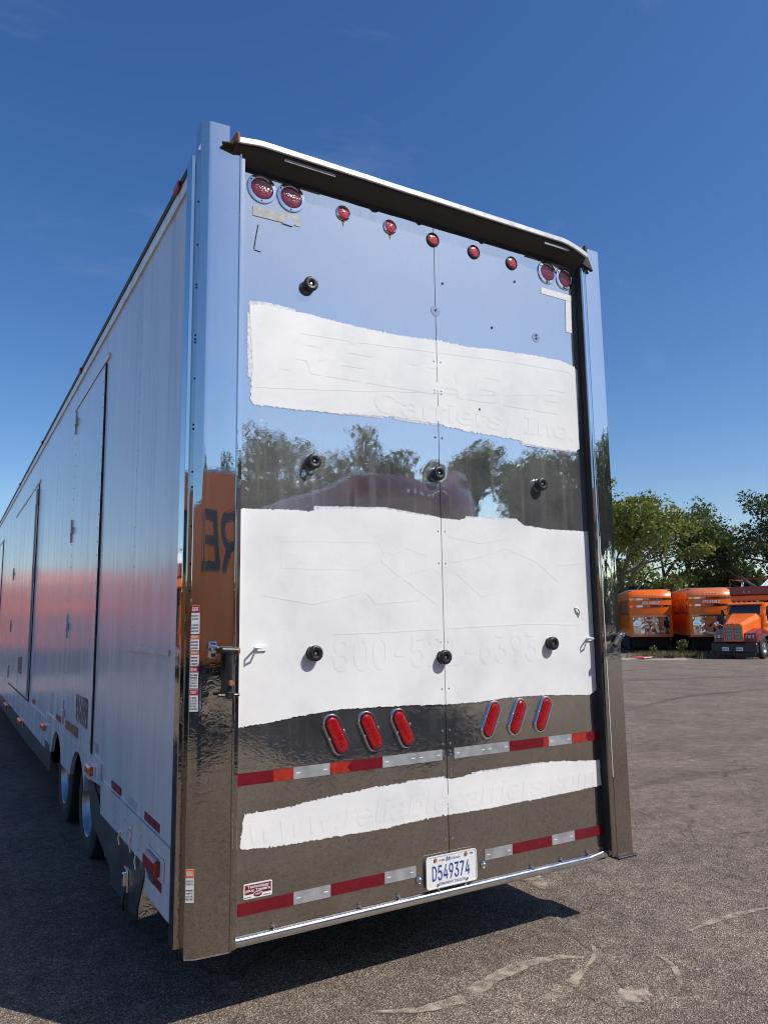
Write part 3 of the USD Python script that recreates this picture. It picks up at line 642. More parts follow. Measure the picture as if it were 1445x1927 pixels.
# maker's sticker
dc = group_part('maker_sticker', T, 'maroon and white maker sticker at the lower left of the back')
obj('sticker_base', ext_y(rounded(-1.037, 0.531, -0.906, 0.593, 0.006), ty - 0.0028, ty - 0.001), 'sticker_white', dc)
obj('maroon_field', ext_y(sbox(-1.032, 0.549, -0.911, 0.588).difference(affinity.scale(Point(-0.972, 0.545).buffer(1), 0.0235, 0.0135)), ty - 0.0033, ty - 0.0028), 'decal_maroon', dc)
obj('oval_badge', ext_y(affinity.scale(Point(-0.972, 0.545).buffer(1), 0.0195, 0.0105), ty - 0.0033, ty - 0.0028), 'decal_maroon', dc)
obj('sticker_lettering', [text_rear('Technology', -1.019, ty - 0.0033, 0.574, 0.0105, width=0.098, depth=0.0005, bold=True), text_rear('plus Trailers', -1.027, ty - 0.0033, 0.5595, 0.0105, width=0.112, depth=0.0005, bold=True),
                          text_rear('TPT', -0.985, ty - 0.0033, 0.5415, 0.0078, width=0.024, shear=0.3, depth=0.0005, bold=True)], 'sticker_white', dc)
obj('sticker_lettering', [ext_y(sbox(x0, 0.5358, x0 + w, 0.5392), ty - 0.0032, ty - 0.0028) for x0, w in ((-1.033, 0.008), (-1.023, 0.008), (-1.013, 0.011), (-0.946, 0.022), (-0.921, 0.007))], 'ink', dc)

# bumper bar with splash bolts above it
bxs = np.concatenate([np.linspace(-1.100, 0.98, 30), np.linspace(1.0, 1.128, 8)])
obj('bumper_bar', sweep_profile([(0.049, 0.388), (0.041, 0.387), (0.033, 0.382), (0.029, 0.373), (0.029, 0.362), (0.034, 0.350), (0.041, 0.345), (0.049, 0.344)], bxs, 0.012 * np.clip((bxs - 1.0) / 0.1, 0, 1)), 'bar_steel', T, smooth=40, label='bright steel bar along the bottom of the back')
obj('sill_filler', bx(-1.09, 1.13, 0.05, 0.18, 0.346, 0.39), 'undercarriage_black', T)  # added block closing a gap that let light streak into the shadow
for hx in (-0.903, -0.473, -0.261, -0.03, 0.13, 0.574, 0.783, 0.985):
    zz = 0.402 + 0.006 * math.sin(hx * 20)
    obj('carriage_bolt', [lathe([(0.0, 0), (0.010, 0), (0.0085, 0.006), (0.0, 0.009)], 'y', (hx, PY - 0.001, zz), 10), lathe([(0.0, 0), (0.007, 0), (0.006, 0.012), (0, 0.013)], 'y', (hx + 0.004, PY - 0.004, zz - 0.010), 6)], 'chrome', T, smooth=40)

# hold-back eyes welded on the door
for ex, ez in ((-0.985, 1.600), (1.075, 1.590)):
    t = group_part('hold_back_eye', T)
    obj('strap', ext_y(rounded(ex - 0.012, ez - 0.012, ex + 0.045, ez + 0.012, 0.010), PY - 0.012, PY - 0.003), 'rolled_paint', t)
    s = 1
    obj('eye', tube([(ex - 0.010, PY - 0.008, ez), (ex - 0.030, PY - 0.045, ez + 0.004), (ex - 0.018, PY - 0.062, ez + 0.004), (ex + 0.002, PY - 0.05, ez + 0.002), (ex - 0.004, PY - 0.01, ez)], 0.005, 7), 'rolled_paint', t, smooth=True)
obj('paint_drip', [tube([(0.985, PY - 0.006, 1.775), (1.0, PY - 0.018, 1.765), (1.012, PY - 0.012, 1.745), (1.010, PY - 0.006, 1.725)], 0.006, 6)], 'rolled_paint', T)

# corner posts: folded polished sheet that stands proud of the door
prof_l = [(-1.28, 0.22), (-1.312, 0.214), (-1.312, 0.138), (-1.309, 0.134), (-1.290, 0.131), (-1.288, 0.122), (-1.290, 0.034), (-1.300, 0.026), (-1.2985, 0.020), (-1.268, 0.0015), (-1.262, -0.0005),
          (-1.245, -0.0018), (-1.215, -0.0048), (-1.18, -0.0078), (-1.150, -0.0100), (-1.1195, -0.0120), (-1.1185, -0.0185), (-1.1165, -0.0200), (-1.1115, -0.0200), (-1.1100, -0.018), (-1.1095, -0.004), (-1.088, -0.0025), (-1.0865, 0.0), (-1.0865, 0.062), (-1.12, 0.22)]
post_poly = Polygon(prof_l).buffer(0)


def post_mesh(prof, z0, z1, nz=60):
    P = np.array(prof); n = len(P); zs = np.linspace(z0, z1, nz)
    v = np.concatenate([np.c_[P, np.full(n, zz)] for zz in zs]); f = []
    for a in range(nz - 1):
        for b in range(n):
            c = (b + 1) % n; f += [(a * n + b, a * n + c, (a + 1) * n + c), (a * n + b, (a + 1) * n + c, (a + 1) * n + b)]
    # dents: a slow ripple along the face and the hit near the foot
    X, Y, Z = v.T
    face = np.clip((0.02 - Y) / 0.03, 0, 1)
    rip = 0.0012 * (meshkit.fbm(np.stack([X * 7, Z * 0 + 1, Z * 2.2], 1), 2, 3) - 0.5) + 0.006 * np.exp(-((X + 1.14) ** 2 / 0.0009 + (Z - 0.43) ** 2 / 0.0020)) + 0.0024 * np.exp(-((X + 1.24) ** 2 / 0.002 + (Z - 1.70) ** 2 / 0.004))
    v[:, 1] += face * rip
    m = trimesh.Trimesh(v, np.array(f), process=False)
    if m.volume < 0:
        m.invert()
    cap = ext_z(Polygon(prof).buffer(0), z1 - 0.004, z1 - 0.001)
    return m


pm = post_mesh([(float(a), float(b)) for a, b in prof_l[::-1]], 0.36, 3.985, 90)
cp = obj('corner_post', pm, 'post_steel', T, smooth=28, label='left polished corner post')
upper = [(-1.295, 0.12), (-1.300, 0.026), (-1.2985, 0.020), (-1.268, 0.0015), (-1.262, -0.0005), (-1.215, -0.0048), (-1.170, -0.0083), (-1.170, 0.004), (-1.16, 0.12)]
obj('post_head', post_mesh(upper[::-1], 3.985, 4.098, 6), 'post_steel', cp, smooth=28)
obj('post_core', ext_z(Polygon([(-1.28, 0.21), (-1.285, 0.06), (-1.12, 0.04), (-1.095, 0.06), (-1.12, 0.21)]), 0.37, 3.98), 'black_gasket', cp)
obj('post_lip', ext_z(Polygon([(-1.301, 0.015), (-1.262, -0.004), (-1.12, -0.0155), (-1.12, -0.009), (-1.262, 0.003), (-1.296, 0.02)]), 0.357, 0.363), 'chrome', cp)
holes = []
for zz in (3.72, 3.50, 3.30, 3.285, 3.05, 3.03, 3.015, 2.84, 2.62, 2.60, 2.40, 2.33, 2.15, 1.98, 1.86):
    holes.append(lathe([(0.0, 0), (0.005, 0), (0.005, 0.003), (0.0, 0.003)], 'x', (-1.2895, 0.085, zz), 7))
obj('screw_holes', holes, 'black_gasket', cp)
prof_r = [(1.132, 0.062), (1.132, 0.012), (1.135, 0.002), (1.143, -0.004), (1.153, -0.005), (1.163, -0.002), (1.169, 0.004), (1.174, 0.003), (1.176, -0.001), (1.20, -0.0015), (1.24, -0.002), (1.27, -0.002), (1.296, -0.0015), (1.300, 0.003), (1.300, 0.20), (1.14, 0.20)]
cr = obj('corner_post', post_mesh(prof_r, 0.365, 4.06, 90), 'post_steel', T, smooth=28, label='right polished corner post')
obj('post_core', ext_z(Polygon([(1.14, 0.19), (1.14, 0.07), (1.29, 0.02), (1.29, 0.19)]), 0.37, 4.05), 'black_gasket', cr)
obj('rubber_seal', bx(1.1265, 1.1315, -0.004, 0.062, 0.40, 3.95), 'black_gasket', cr)
obj('post_foot', cbx(1.150, 1.298, -0.03, 0.15, 0.352, 0.3655, 0.003), 'black_iron', cr)
obj('reflector_strip', bx(1.1705, 1.1735, -0.0025, 0.0005, 0.80, 2.2), 'tape_cloth', cr)

# drip cap over the door
cap_x0, cap_x1 = -1.145, 1.135
xs = np.concatenate([np.linspace(cap_x0, -1.02, 6), np.linspace(-1.0, 0.92, 60), np.linspace(0.95, cap_x1, 10)])


def lip_drop(x):
    d = -0.052 * np.clip((x - 0.92) / 0.215, 0, 1) ** 1.7 - 0.018 * np.clip((-1.03 - x) / 0.11, 0, 1)
    return d + 0.0022 * (meshkit.fbm(np.stack([x * 4, x * 0, x * 0 + 2], 1), 3, 4) - 0.5)


drop = lip_drop(xs)
lip = obj('drip_rail', sweep_profile([(-0.066, 4.009), (-0.062, 4.006), (-0.050, 4.010), (-0.050, 4.028), (0.10, 4.045), (0.10, 4.052), (-0.058, 4.040), (-0.067, 4.034)], xs, drop), 'lip_white', T, smooth=30, label='white drip rail across the top of the back')
obj('soffit', sweep_profile([(-0.0495, 4.003), (-0.045, 3.990), (0.045, 3.940), (0.055, 3.929), (0.10, 3.929), (0.10, 4.042), (-0.0495, 4.026)], xs, drop * 0.8), 'dark_soffit', lip)
obj('rusty_end', ext_x(Polygon([(-0.070, 3.995), (-0.03, 3.975), (0.08, 3.96), (0.09, 4.06), (-0.05, 4.052), (-0.070, 4.03)]), -1.149, -1.139), 'rust', lip)
obj('end_flap', ext_z(Polygon([(-1.215, -0.03), (-1.14, -0.06), (-1.14, 0.05), (-1.17, 0.05)]), 3.984, 3.992), 'dark_soffit', lip)
obj('end_flap', ext_y(Polygon([(1.125, 3.93), (1.215, 3.90), (1.175, 3.985), (1.170, 4.06), (1.155, 4.06), (1.158, 3.98)]), -0.030, -0.010), 'black_gasket', lip)
obj('slot_lamp', bx(-0.90, -0.62, -0.046, -0.040, 3.980, 3.994), 'tape_worn', lip)
obj('slot_lamp', bx(0.80, 1.0, -0.046, -0.040, 3.974, 3.988), 'tape_worn', lip)
# ragged rubber gasket between soffit and panel
gp = [(-1.085, 3.96)] + [(-1.085 + 0.02 * k, 3.926 + 0.006 * meshkit.fbm(np.array([[k * 0.21, 3.3, 1.0]]), 3, 2)[0] - 0.012 * (k in (14, 15, 37, 38, 52, 74, 96, 97))) for k in range(110)] + [(1.12, 3.96)]
obj('door_gasket', ext_y(Polygon(gp), PY - 0.012, PY + 0.002), 'black_gasket', T)

# left-hand lever latch
hb = group_part('door_latch', T, 'black lever latch with chrome bracket on the left post')
obj('bracket', [cbx(-1.232, -1.196, -0.030, -0.005, 1.565, 1.640, 0.008), lathe([(0, 0), (0.019, 0), (0.017, 0.03), (0.010, 0.036), (0, 0.037)], 'y', (-1.214, -0.028, 1.607), 16)], 'chrome', hb, smooth=35)
obj('lever', [tube([(-1.185, -0.055, 1.600), (-1.115, -0.055, 1.597)], 0.017, 12), tube([(-1.150, -0.058, 1.597), (-1.149, -0.060, 1.50), (-1.147, -0.058, 1.455)], [0.017, 0.016, 0.010], 10),
              tube([(-1.147, -0.058, 1.462), (-1.147, -0.058, 1.405)], [0.014, 0.017], 10), tube([(-1.197, -0.058, 1.412), (-1.105, -0.058, 1.410)], 0.007, 8), cbx(-1.164, -1.130, -0.076, -0.040, 1.396, 1.428, 0.006), cbx(-1.165, -1.135, -0.055, -0.012, 1.585, 1.612, 0.005)], 'black_iron', hb, smooth=35)
obj('lever_knuckle', [lathe([(0, 0), (0.016, 0), (0.013, 0.010), (0, 0.012)], 'x', (-1.115, -0.055, 1.597), 12, sgn=1), lathe([(0, 0), (0.013, 0), (0.011, 0.02), (0, 0.022)], 'y', (-1.148, -0.070, 1.462), 12)], 'rust', hb, smooth=35)
hr = group_part('door_latch', T, 'black lever latch on the right post')
obj('lever', [tube([(1.262, -0.035, 1.600), (1.225, -0.05, 1.585), (1.165, -0.075, 1.550)], [0.020, 0.017, 0.014], 10), cbx(1.24, 1.28, -0.035, -0.003, 1.565, 1.615, 0.006)], 'black_iron', hr, smooth=35)
obj('knuckle', [lathe([(0, 0), (0.016, 0), (0.012, 0.012), (0, 0.014)], 'y', (1.262, -0.048, 1.612), 12), lathe([(0, 0), (0.010, 0), (0.008, 0.012), (0, 0.014)], 'y', (1.232, -0.05, 1.600), 10)], 'chrome', hr, smooth=35)


# safety stickers on the left post bevel; drawn in the bevel's plane
def bevel_sticker(z0, z1, width, head, lines, headtext, off=0.0, label=None):
    """A sticker that wraps the left edge of the post: only its right part shows from behind."""
    t = group_part('safety_sticker', T, label)
    a = np.array([-1.2985, 0.020]); b = np.array([-1.266, 0.0005]); d = (b - a) / np.linalg.norm(b - a); nrm = np.array([d[1], -d[0]])
    if nrm[1] > 0:
        nrm = -nrm

    def place(m):
        v = m.vertices.copy(); o = a + nrm * 0.0012
        m.vertices = np.stack([o[0] + d[0] * v[:, 0] + nrm[0] * v[:, 2], o[1] + d[1] * v[:, 0] + nrm[1] * v[:, 2], v[:, 1]], 1); return m
    L = np.linalg.norm(b - a)
    w = min(width, L - 0.0005)

    def quad(x0, z0_, x1, z1_, h):
        m = trimesh.creation.extrude_polygon(sbox(x0, z0_, x1, z1_), 0.0006, engine='earcut'); m.apply_translation([0, 0, h]); return place(m)
    obj('sheet', quad(0.001, z0, w, z1, 0.0), 'sticker_white', t)
    obj('heading', quad(0.001, z1 - (z1 - z0) * 0.26, w, z1 - 0.001, 0.0007), head, t)
    hh = (z1 - z0) * 0.26 * 0.5
    m = text(headtext, hh, width=w * 0.72, depth=0.0004, bold=True); m.apply_translation([0.004, z1 - (z1 - z0) * 0.26 + hh * 0.45, 0.0013]); obj('lettering', place(m), 'sticker_white', t)
    ms = []
    zc = z1 - (z1 - z0) * 0.30; dz = (z1 - z0) * 0.62 / len(lines)
    for s in lines:
        zc -= dz
        if s:
            m = text(s, dz * 0.62, width=w * 0.8, depth=0.0004, bold=False); m.apply_translation([0.003, zc, 0.0007]); ms.append(place(m))
    obj('lettering', ms, 'ink', t)
    return t


bevel_sticker(1.672, 1.796, 0.040, 'sticker_red', ['RUSH', 'AZARD', '', 'of moving', 'platform', 'keep clear'], 'GER', label='tall red headed warning sticker, topmost of the left post')
bevel_sticker(1.604, 1.667, 0.040, 'sticker_orange', ['stand unless', 'instructed', 'operation'], 'ING', label='upper orange headed warning sticker on the left post')
bevel_sticker(1.537, 1.601, 0.040, 'sticker_orange', ['instructions may', 'result in serious', 'or equipment'], 'ING', label='lower orange headed warning sticker on the left post')
bevel_sticker(1.442, 1.533, 0.036, 'sticker_red', ['BACK OF TRAILER', 'WHEN LOWER TO', 'GATE', 'AS BE OUT', 'IN HOLE'], 'ER', label='red headed warning sticker below the orange ones')
bevel_sticker(1.345, 1.438, 0.040, 'sticker_red', ['ZLY WHEN LIFT', 'IS IN USE', 'USE FOR GATE', 'REST IN ALL', 'LIFT GATE DOOR'], 'TEST', label='lowest red headed warning sticker of the stack')
bevel_sticker(0.578, 0.710, 0.036, 'sticker_orange', ['INCH', 'OINTS', '', 'moving parts', 'crush or', 'cut', 'KEEP CLEAR'], 'NING', label='orange headed pinch warning sticker near the foot')

# ---- left side: sheets between rivet lines, rails, doors, skirts
Y1 = 16.0


def side_sheet(y0, y1, z0, z1, x=SX, seed=0, amp=0.0011):
    ny = max(4, int((y1 - y0) / 0.05)); ys = np.linspace(y0, y1, ny); zs = np.array([z0, (z0 + z1) / 2, z1]); t = (ys - y0) / (y1 - y0)
    bow = -amp * np.sin(PI * t) - amp * 0.7 * (meshkit.fbm(np.stack([ys * 3.3, ys * 0 + seed, ys * 0], 1), 2, 6) - 0.5)
    bow[[0, -1]] = 0
    v = np.array([(x + b, yy, zz) for zz in zs for yy, b in zip(ys, bow)]); f = []
    for a in range(2):
        for b in range(ny - 1):
            f += [(a * ny + b, (a + 1) * ny + b, (a + 1) * ny + b + 1), (a * ny + b, (a + 1) * ny + b + 1, a * ny + b + 1)]
    m = trimesh.Trimesh(v, np.array(f), process=False)
    return m


seams = [0.212, 1.235, 2.395]
for k, (a, b, z0) in enumerate([(0.212, 1.235, 0.70), (1.235, 2.392, 0.70), (3.835, 5.05, 0.80), (5.05, 6.27, 0.80), (6.27, 6.915, 0.80), (10.35, 11.6, 0.80), (11.6, 12.8, 0.80), (12.8, 13.5, 0.80), (15.6, 16.0, 0.80)]):
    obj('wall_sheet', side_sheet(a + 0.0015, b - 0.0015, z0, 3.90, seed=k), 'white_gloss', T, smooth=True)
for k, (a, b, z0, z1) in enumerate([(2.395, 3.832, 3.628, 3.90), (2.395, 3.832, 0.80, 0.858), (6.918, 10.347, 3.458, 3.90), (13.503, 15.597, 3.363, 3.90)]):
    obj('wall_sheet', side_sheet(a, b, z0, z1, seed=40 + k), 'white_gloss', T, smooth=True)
obj('wall_core', bx(SX + 0.006, 1.29, 0.23, Y1, 0.80, 3.93), 'black_gasket', T)
obj('wall_core', bx(SX + 0.006, 1.29, 0.23, 2.39, 0.62, 0.80), 'black_gasket', T)
obj('roof', bx(-1.28, 1.28, 0.10, Y1, 3.93, 3.985), 'roof_grey', T)
rivs = []


def dome(y, zz, r=0.0036, x=SX):
    rivs.append((y, zz, x, r))


for y in (0.30, 0.62, 0.93, 1.22, 1.25, 1.55, 1.85, 2.15, 2.36, 3.86, 4.15, 4.46, 4.78, 5.04, 5.07, 5.4, 5.7, 6.0, 6.26, 6.5, 6.88):
    for zz in np.arange(0.78 if y < 2.4 else 0.92, 3.88, 0.115):
        dome(y, zz + rng.normal() * 0.003)
for y in np.arange(0.27, 2.38, 0.035):
    dome(y, 0.718, 0.0045, SX - 0.006)
for y in (0.36, 0.62, 0.80, 1.0, 1.18, 1.42, 1.66, 1.88):
    dome(y, 0.66, 0.008, SX - 0.012); dome(y + 0.05, 0.585, 0.008, SX - 0.012)
for y in np.arange(2.6, 9, 0.16):
    dome(y, 0.80, 0.007, SX - 0.012)
for y in np.arange(5.1, 9, 0.2):
    dome(y, 0.70, 0.009, SX - 0.012); dome(y, 0.60, 0.009, SX - 0.012)
unit = trimesh.creation.icosphere(1, 1.0)
ud = unit.vertices.copy(); uf = unit.faces
rv_v = np.concatenate([ud * [r * 0.5, r, r] + [x, y, zz] for y, zz, x, r in rivs]); rv_f = np.concatenate([uf + k * len(ud) for k in range(len(rivs))])
obj('side_rivets', trimesh.Trimesh(rv_v, rv_f, process=False), 'white_gloss', T, smooth=True, kind='stuff', label='rows of small rivet heads on the white side')
# top rail with its dark edge, lower rails
obj('top_rail', bx(SX - 0.012, SX + 0.004, 0.215, Y1, 3.855, 3.925), 'rail_white', T, label='dirty white rail under the roof edge')
obj('roof_edge', [bx(SX - 0.018, SX + 0.10, 0.215, Y1, 3.925, 3.962)], 'dark_soffit', T)
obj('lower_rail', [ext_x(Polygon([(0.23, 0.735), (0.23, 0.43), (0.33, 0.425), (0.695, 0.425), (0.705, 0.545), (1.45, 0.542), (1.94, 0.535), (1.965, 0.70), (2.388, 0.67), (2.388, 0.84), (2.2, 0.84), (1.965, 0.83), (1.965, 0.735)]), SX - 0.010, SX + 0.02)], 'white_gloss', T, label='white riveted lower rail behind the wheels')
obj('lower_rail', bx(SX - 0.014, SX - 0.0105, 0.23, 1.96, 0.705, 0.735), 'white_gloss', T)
arch = sbox(2.392, 0.55, 5.05, 0.86)
for ya in (2.95, 4.17):
    arch = arch.difference(Point(ya, 0.385).buffer(0.385, quad_segs=14))
arch = arch.difference(sbox(2.392, 0.5, 2.60, 0.66)).difference(sbox(4.62, 0.5, 5.06, 0.60))
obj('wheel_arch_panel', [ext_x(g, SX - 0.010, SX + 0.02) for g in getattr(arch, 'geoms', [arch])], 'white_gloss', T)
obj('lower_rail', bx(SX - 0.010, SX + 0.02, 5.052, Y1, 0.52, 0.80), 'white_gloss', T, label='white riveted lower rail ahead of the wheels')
obj('side_skirt', ext_x(Polygon([(0.715, 0.54), (0.915, 0.24), (1.58, 0.22), (1.60, 0.30), (2.28, 0.42), (2.46, 0.62), (2.60, 0.67), (2.28, 0.68), (1.96, 0.55)]), SX - 0.004, SX + 0.004), 'side_steel', T, label='steel skirt behind the wheels')
obj('skirt_return', ext_y(Polygon([(SX + 0.006, 0.54), (SX + 0.006, 0.24), (SX + 0.10, 0.25), (SX + 0.12, 0.54)]), 0.885, 0.890), 'side_steel', T)
obj('side_skirt', ext_x(Polygon([(4.64, 0.36), (4.62, 0.60), (5.06, 0.60), (5.06, 0.53), (Y1, 0.53), (Y1, 0.32), (7.5, 0.31)]), SX - 0.004, SX + 0.004), 'side_steel', T, label='steel skirt ahead of the wheels')
obj('undercarriage', [bx(-1.18, 1.25, 0.30, 2.45, 0.42, 0.72), bx(-0.95, 0.95, 2.3, 5.2, 0.45, 0.78), bx(-1.20, 1.25, 5.1, Y1, 0.35, 0.78), bx(-1.1, 1.1, 2.90, 3.0, 0.33, 0.44), bx(-1.1, 1.1, 4.12, 4.22, 0.33, 0.44), bx(-1.15, 1.15, 0.115, 0.30, 0.40, 0.70)], 'undercarriage_black', T)
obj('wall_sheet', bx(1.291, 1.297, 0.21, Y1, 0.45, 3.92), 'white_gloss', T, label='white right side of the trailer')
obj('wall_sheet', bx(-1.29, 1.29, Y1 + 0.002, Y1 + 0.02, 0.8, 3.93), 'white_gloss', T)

# side doors
def side_door(y0, y1, z0, z1, label, hinge_y, split=None):
    d = group_part('side_door', T, label)
    for a, b in ([(y0, split), (split, y1)] if split else [(y0, y1)]):
        m = side_sheet(a + 0.012, b - 0.008, z0, z1, x=SX - 0.008, seed=int(a * 7), amp=0.0013)
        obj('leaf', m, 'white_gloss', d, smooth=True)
        obj('leaf_edge', [bx(SX - 0.008, SX + 0.004, a + 0.011, a + 0.0125, z0, z1), bx(SX - 0.008, SX + 0.004, b - 0.0085, b - 0.007, z0, z1)], 'white_gloss', d)
    obj('rain_strip', [ext_x(Polygon([(y0 - 0.14, z1 + 0.012), (y1 + 0.07, z1 + 0.012), (y1 + 0.07, z1 + 0.045), (y0 - 0.14, z1 + 0.045)]), SX - 0.013, SX - 0.001)], 'rail_white', d)
    obj('edge_trim', [bx(SX - 0.014, SX + 0.0, y0 - 0.014, y0 - 0.006, z0, z1)], 'chrome', d)
    obj('door_seal', [bx(SX - 0.011, SX + 0.0, y0 - 0.026, y0 - 0.015, z0 - 0.03, z1), bx(SX - 0.004, SX + 0.0, y0 - 0.005, y0 + 0.010, z0 - 0.03, z1)], 'black_gasket', d)
    for hz in (3.51, 2.53, 1.70, 0.98):
        if hz < z1:
            obj('hinge', [cbx(SX - 0.022, SX - 0.002, hinge_y - 0.03, hinge_y + 0.02, hz - 0.10, hz + 0.10, 0.004), cbx(SX - 0.030, SX - 0.006, hinge_y - 0.10, hinge_y - 0.02, hz - 0.03, hz + 0.03, 0.006)], 'white_gloss', d)
    obj('door_rivets', [lathe([(0.006, 0), (0.004, 0.003), (0, 0.004)], 'x', (SX - 0.0085, yy, zz), 6) for yy in (y0 + 0.06, y1 - 0.06) for zz in np.arange(z0 + 0.05, z1, 0.10)], 'white_gloss', d)
    return d


side_door(2.395, 3.832, 0.86, 3.625, 'near side door with a rain strip above it', 3.81)
d2 = side_door(6.92, 10.35, 0.82, 3.455, 'middle side door with long latch bars', 10.32, split=8.6)
obj('latch_bar', [tube([(SX - 0.025, 6.93, 0.85), (SX - 0.025, 6.95, 3.40)], 0.012, 6), cbx(SX - 0.04, SX - 0.004, 6.90, 7.02, 2.24, 2.44, 0.006), cbx(SX - 0.04, SX - 0.004, 6.90, 7.02, 1.42, 1.60, 0.006), cbx(SX - 0.035, SX - 0.004, 6.90, 7.0, 3.2, 3.4, 0.006)], 'white_gloss', d2)
side_door(13.51, 15.6, 0.82, 3.36, 'farthest side door', 15.58)
hatch = obj('access_hatch', [bx(SX - 0.004, SX - 0.0005, 0.226, 1.228, 0.742, 1.545)], 'white_gloss', T, label='low square hatch beside the corner')
obj('hatch_strip', bx(SX - 0.012, SX - 0.001, 0.36, 1.30, 1.568, 1.592), 'white_gloss', hatch)

# stickers, tape and lamps along the side
obj('torn_sticker', ext_x(ragged([(2.56, 0.98), (3.09, 0.99), (3.12, 1.18), (2.58, 1.18)], 0.010, 0.03, 5), SX - 0.0125, SX - 0.0112), 'torn_sticker', T, label='large torn dark sticker on the near side door')
obj('torn_sticker', ext_x(ragged([(8.0, 1.07), (8.55, 1.06), (8.56, 1.27), (8.05, 1.29)], 0.012, 0.05, 6), SX - 0.0125, SX - 0.0112), 'torn_sticker', T, label='torn dark sticker on the middle side door')
obj('torn_sticker', ext_x(ragged([(2.97, 0.865), (3.63, 0.865), (3.65, 0.93), (2.95, 0.94)], 0.006, 0.03, 8), SX - 0.0125, SX - 0.0112), 'rust', T, label='long brown worn sticker under the near door')
obj('worn_patch', ext_x(sbox(2.15, 0.87, 2.29, 0.925), SX - 0.0035, SX - 0.0022), 'tape_worn', T)
for a, b, z0, z1, red in ((1.37, 1.64, 0.745, 0.79, 1), (0.96, 1.15, 0.748, 0.79, 0), (0.46, 0.77, 0.748, 0.79, 1), (3.96, 4.32, 0.868, 0.915, 1), (6.20, 6.45, 0.83, 0.875, 1)):
    obj('reflective_tape', ext_x(sbox(a, z0, b, z1), SX - 0.0056, SX - 0.0043), 'tape_red' if red else 'tape_silver', T)
obj('reflective_tape', ext_x(sbox(0.38, 0.512, 0.68, 0.552), SX - 0.0125, SX - 0.0112), 'tape_red', T, label='low red strip under the corner lamp')
obj('reflective_tape', ext_x(sbox(0.52, 0.510, 0.683, 0.554), SX - 0.014, SX - 0.0127), 'torn_sticker', T)
for (y0, y1, z0, z1, lm, lab) in ((0.39, 0.62, 0.575, 0.648, 'lens_red', 'red side lamp at the rear corner'), (2.22, 2.40, 0.715, 0.775, 'lens_amber', 'amber side lamp behind the wheels'), (4.95, 5.17, 0.69, 0.74, 'lens_amber', 'amber side lamp ahead of the wheels'), (7.45, 7.85, 0.45, 0.52, 'lens_amber', 'amber side lamp on the forward skirt'), (9.9, 10.5, 0.43, 0.49, 'lens_red', 'small red lamp far along the skirt')):
    t = group_part('side_lamp', T, lab)
    obj('lens', cbx(SX - 0.045, SX - 0.012, y0, y1, z0, z1, 0.010), lm, t)
    obj('base', cbx(SX - 0.016, SX - 0.0105, y0 - 0.06, y1 + 0.02, z0 - 0.010, z1 + 0.012, 0.003), 'white_gloss', t)
for k, yy in enumerate((0.32, 3.55, 6.6, 9.8)):
    obj('roof_lamp', [cbx(SX - 0.035, SX - 0.0185, yy, yy + 0.10, 3.915, 3.955, 0.006)], 'lens_red', T, label='red lamp on the roof edge at the rear corner' if k == 0 else None)
# skirt fasteners
for yy, z0, z1 in ((1.31, 0.50, 0.57), (1.03, 0.53, 0.65), (0.89, 0.48, 0.56)):
    obj('skirt_catch', [tube([(SX - 0.016, yy, z1), (SX - 0.022, yy, (z0 + z1) / 2), (SX - 0.016, yy - 0.005, z0)], 0.004, 6), cbx(SX - 0.022, SX - 0.010, yy - 0.015, yy + 0.02, z1 - 0.012, z1, 0.002)], 'bar_steel', T, smooth=40)
obj('paddle_latch', [cbx(SX - 0.012, SX - 0.0045, 1.09, 1.19, 0.305, 0.42, 0.004), cbx(SX - 0.026, SX - 0.010, 1.12, 1.155, 0.33, 0.40, 0.005)], 'chrome', T)
obj('rubber_strap', tube([(SX - 0.012, 1.14, 0.30), (SX - 0.02, 1.15, 0.24), (SX - 0.012, 1.16, 0.20)], [0.006, 0.012, 0.005], 7), 'black_iron', T)


def wheel(y, x_face, label):
    w = group_part('wheel', T, label)
    c = (x_face, y, 0.388)
    obj('tyre', lathe([(0.235, 0.02), (0.26, 0.0), (0.33, -0.005), (0.372, 0.015), (0.388, 0.045), (0.388, 0.20), (0.372, 0.225), (0.30, 0.235), (0.235, 0.22), (0.235, 0.02)], 'x', c, 36, sgn=1), 'tyre_rubber', w, smooth=35)
    obj('rim', lathe([(0.236, 0.015), (0.240, 0.006), (0.232, 0.004), (0.224, 0.012), (0.215, 0.05), (0.19, 0.075), (0.115, 0.082), (0.105, 0.05), (0.08, 0.035), (0.06, 0.03), (0.0, 0.028)], 'x', c, 36, sgn=1), 'rim_steel', w, smooth=35)
    obj('wheel_nuts', [lathe([(0, 0), (0.014, 0), (0.012, 0.03), (0, 0.032)], 'x', (x_face + 0.078, y + 0.15 * math.cos(a), 0.388 + 0.15 * math.sin(a)), 6) for a in np.arange(10) * 2 * PI / 10], 'chrome', w)


wheel(2.95, -1.225, 'rear wheel'); wheel(4.17, -1.225, 'forward wheel')
for yy in (2.95, 4.17):
    obj('far_wheel', lathe([(0.0, 0.0), (0.33, 0.0), (0.388, 0.03), (0.388, 0.42), (0.33, 0.45), (0.0, 0.45)], 'x', (0.80, yy, 0.388), 28, sgn=1), 'tyre_rubber', T, smooth=35)
obj('mud_flap', cbx(-1.20, -0.75, 2.32, 2.335, 0.16, 0.66, 0.003), 'litter_red', T, label='orange mud flap behind the wheels')

# ------------------------------------------------------------------ orange trailers
def nose_surface(x, zz):
    """y of the bulging nose."""
    s = np.abs(x) / 1.3
    y = 0.24 * s ** 3.0 + 0.02 * s
    return y + 0.34 * np.clip((zz - 3.22) / 0.4, 0, 1) ** 1.4 + 0.05 * np.clip((2.15 - zz) / 0.1, 0, 1)


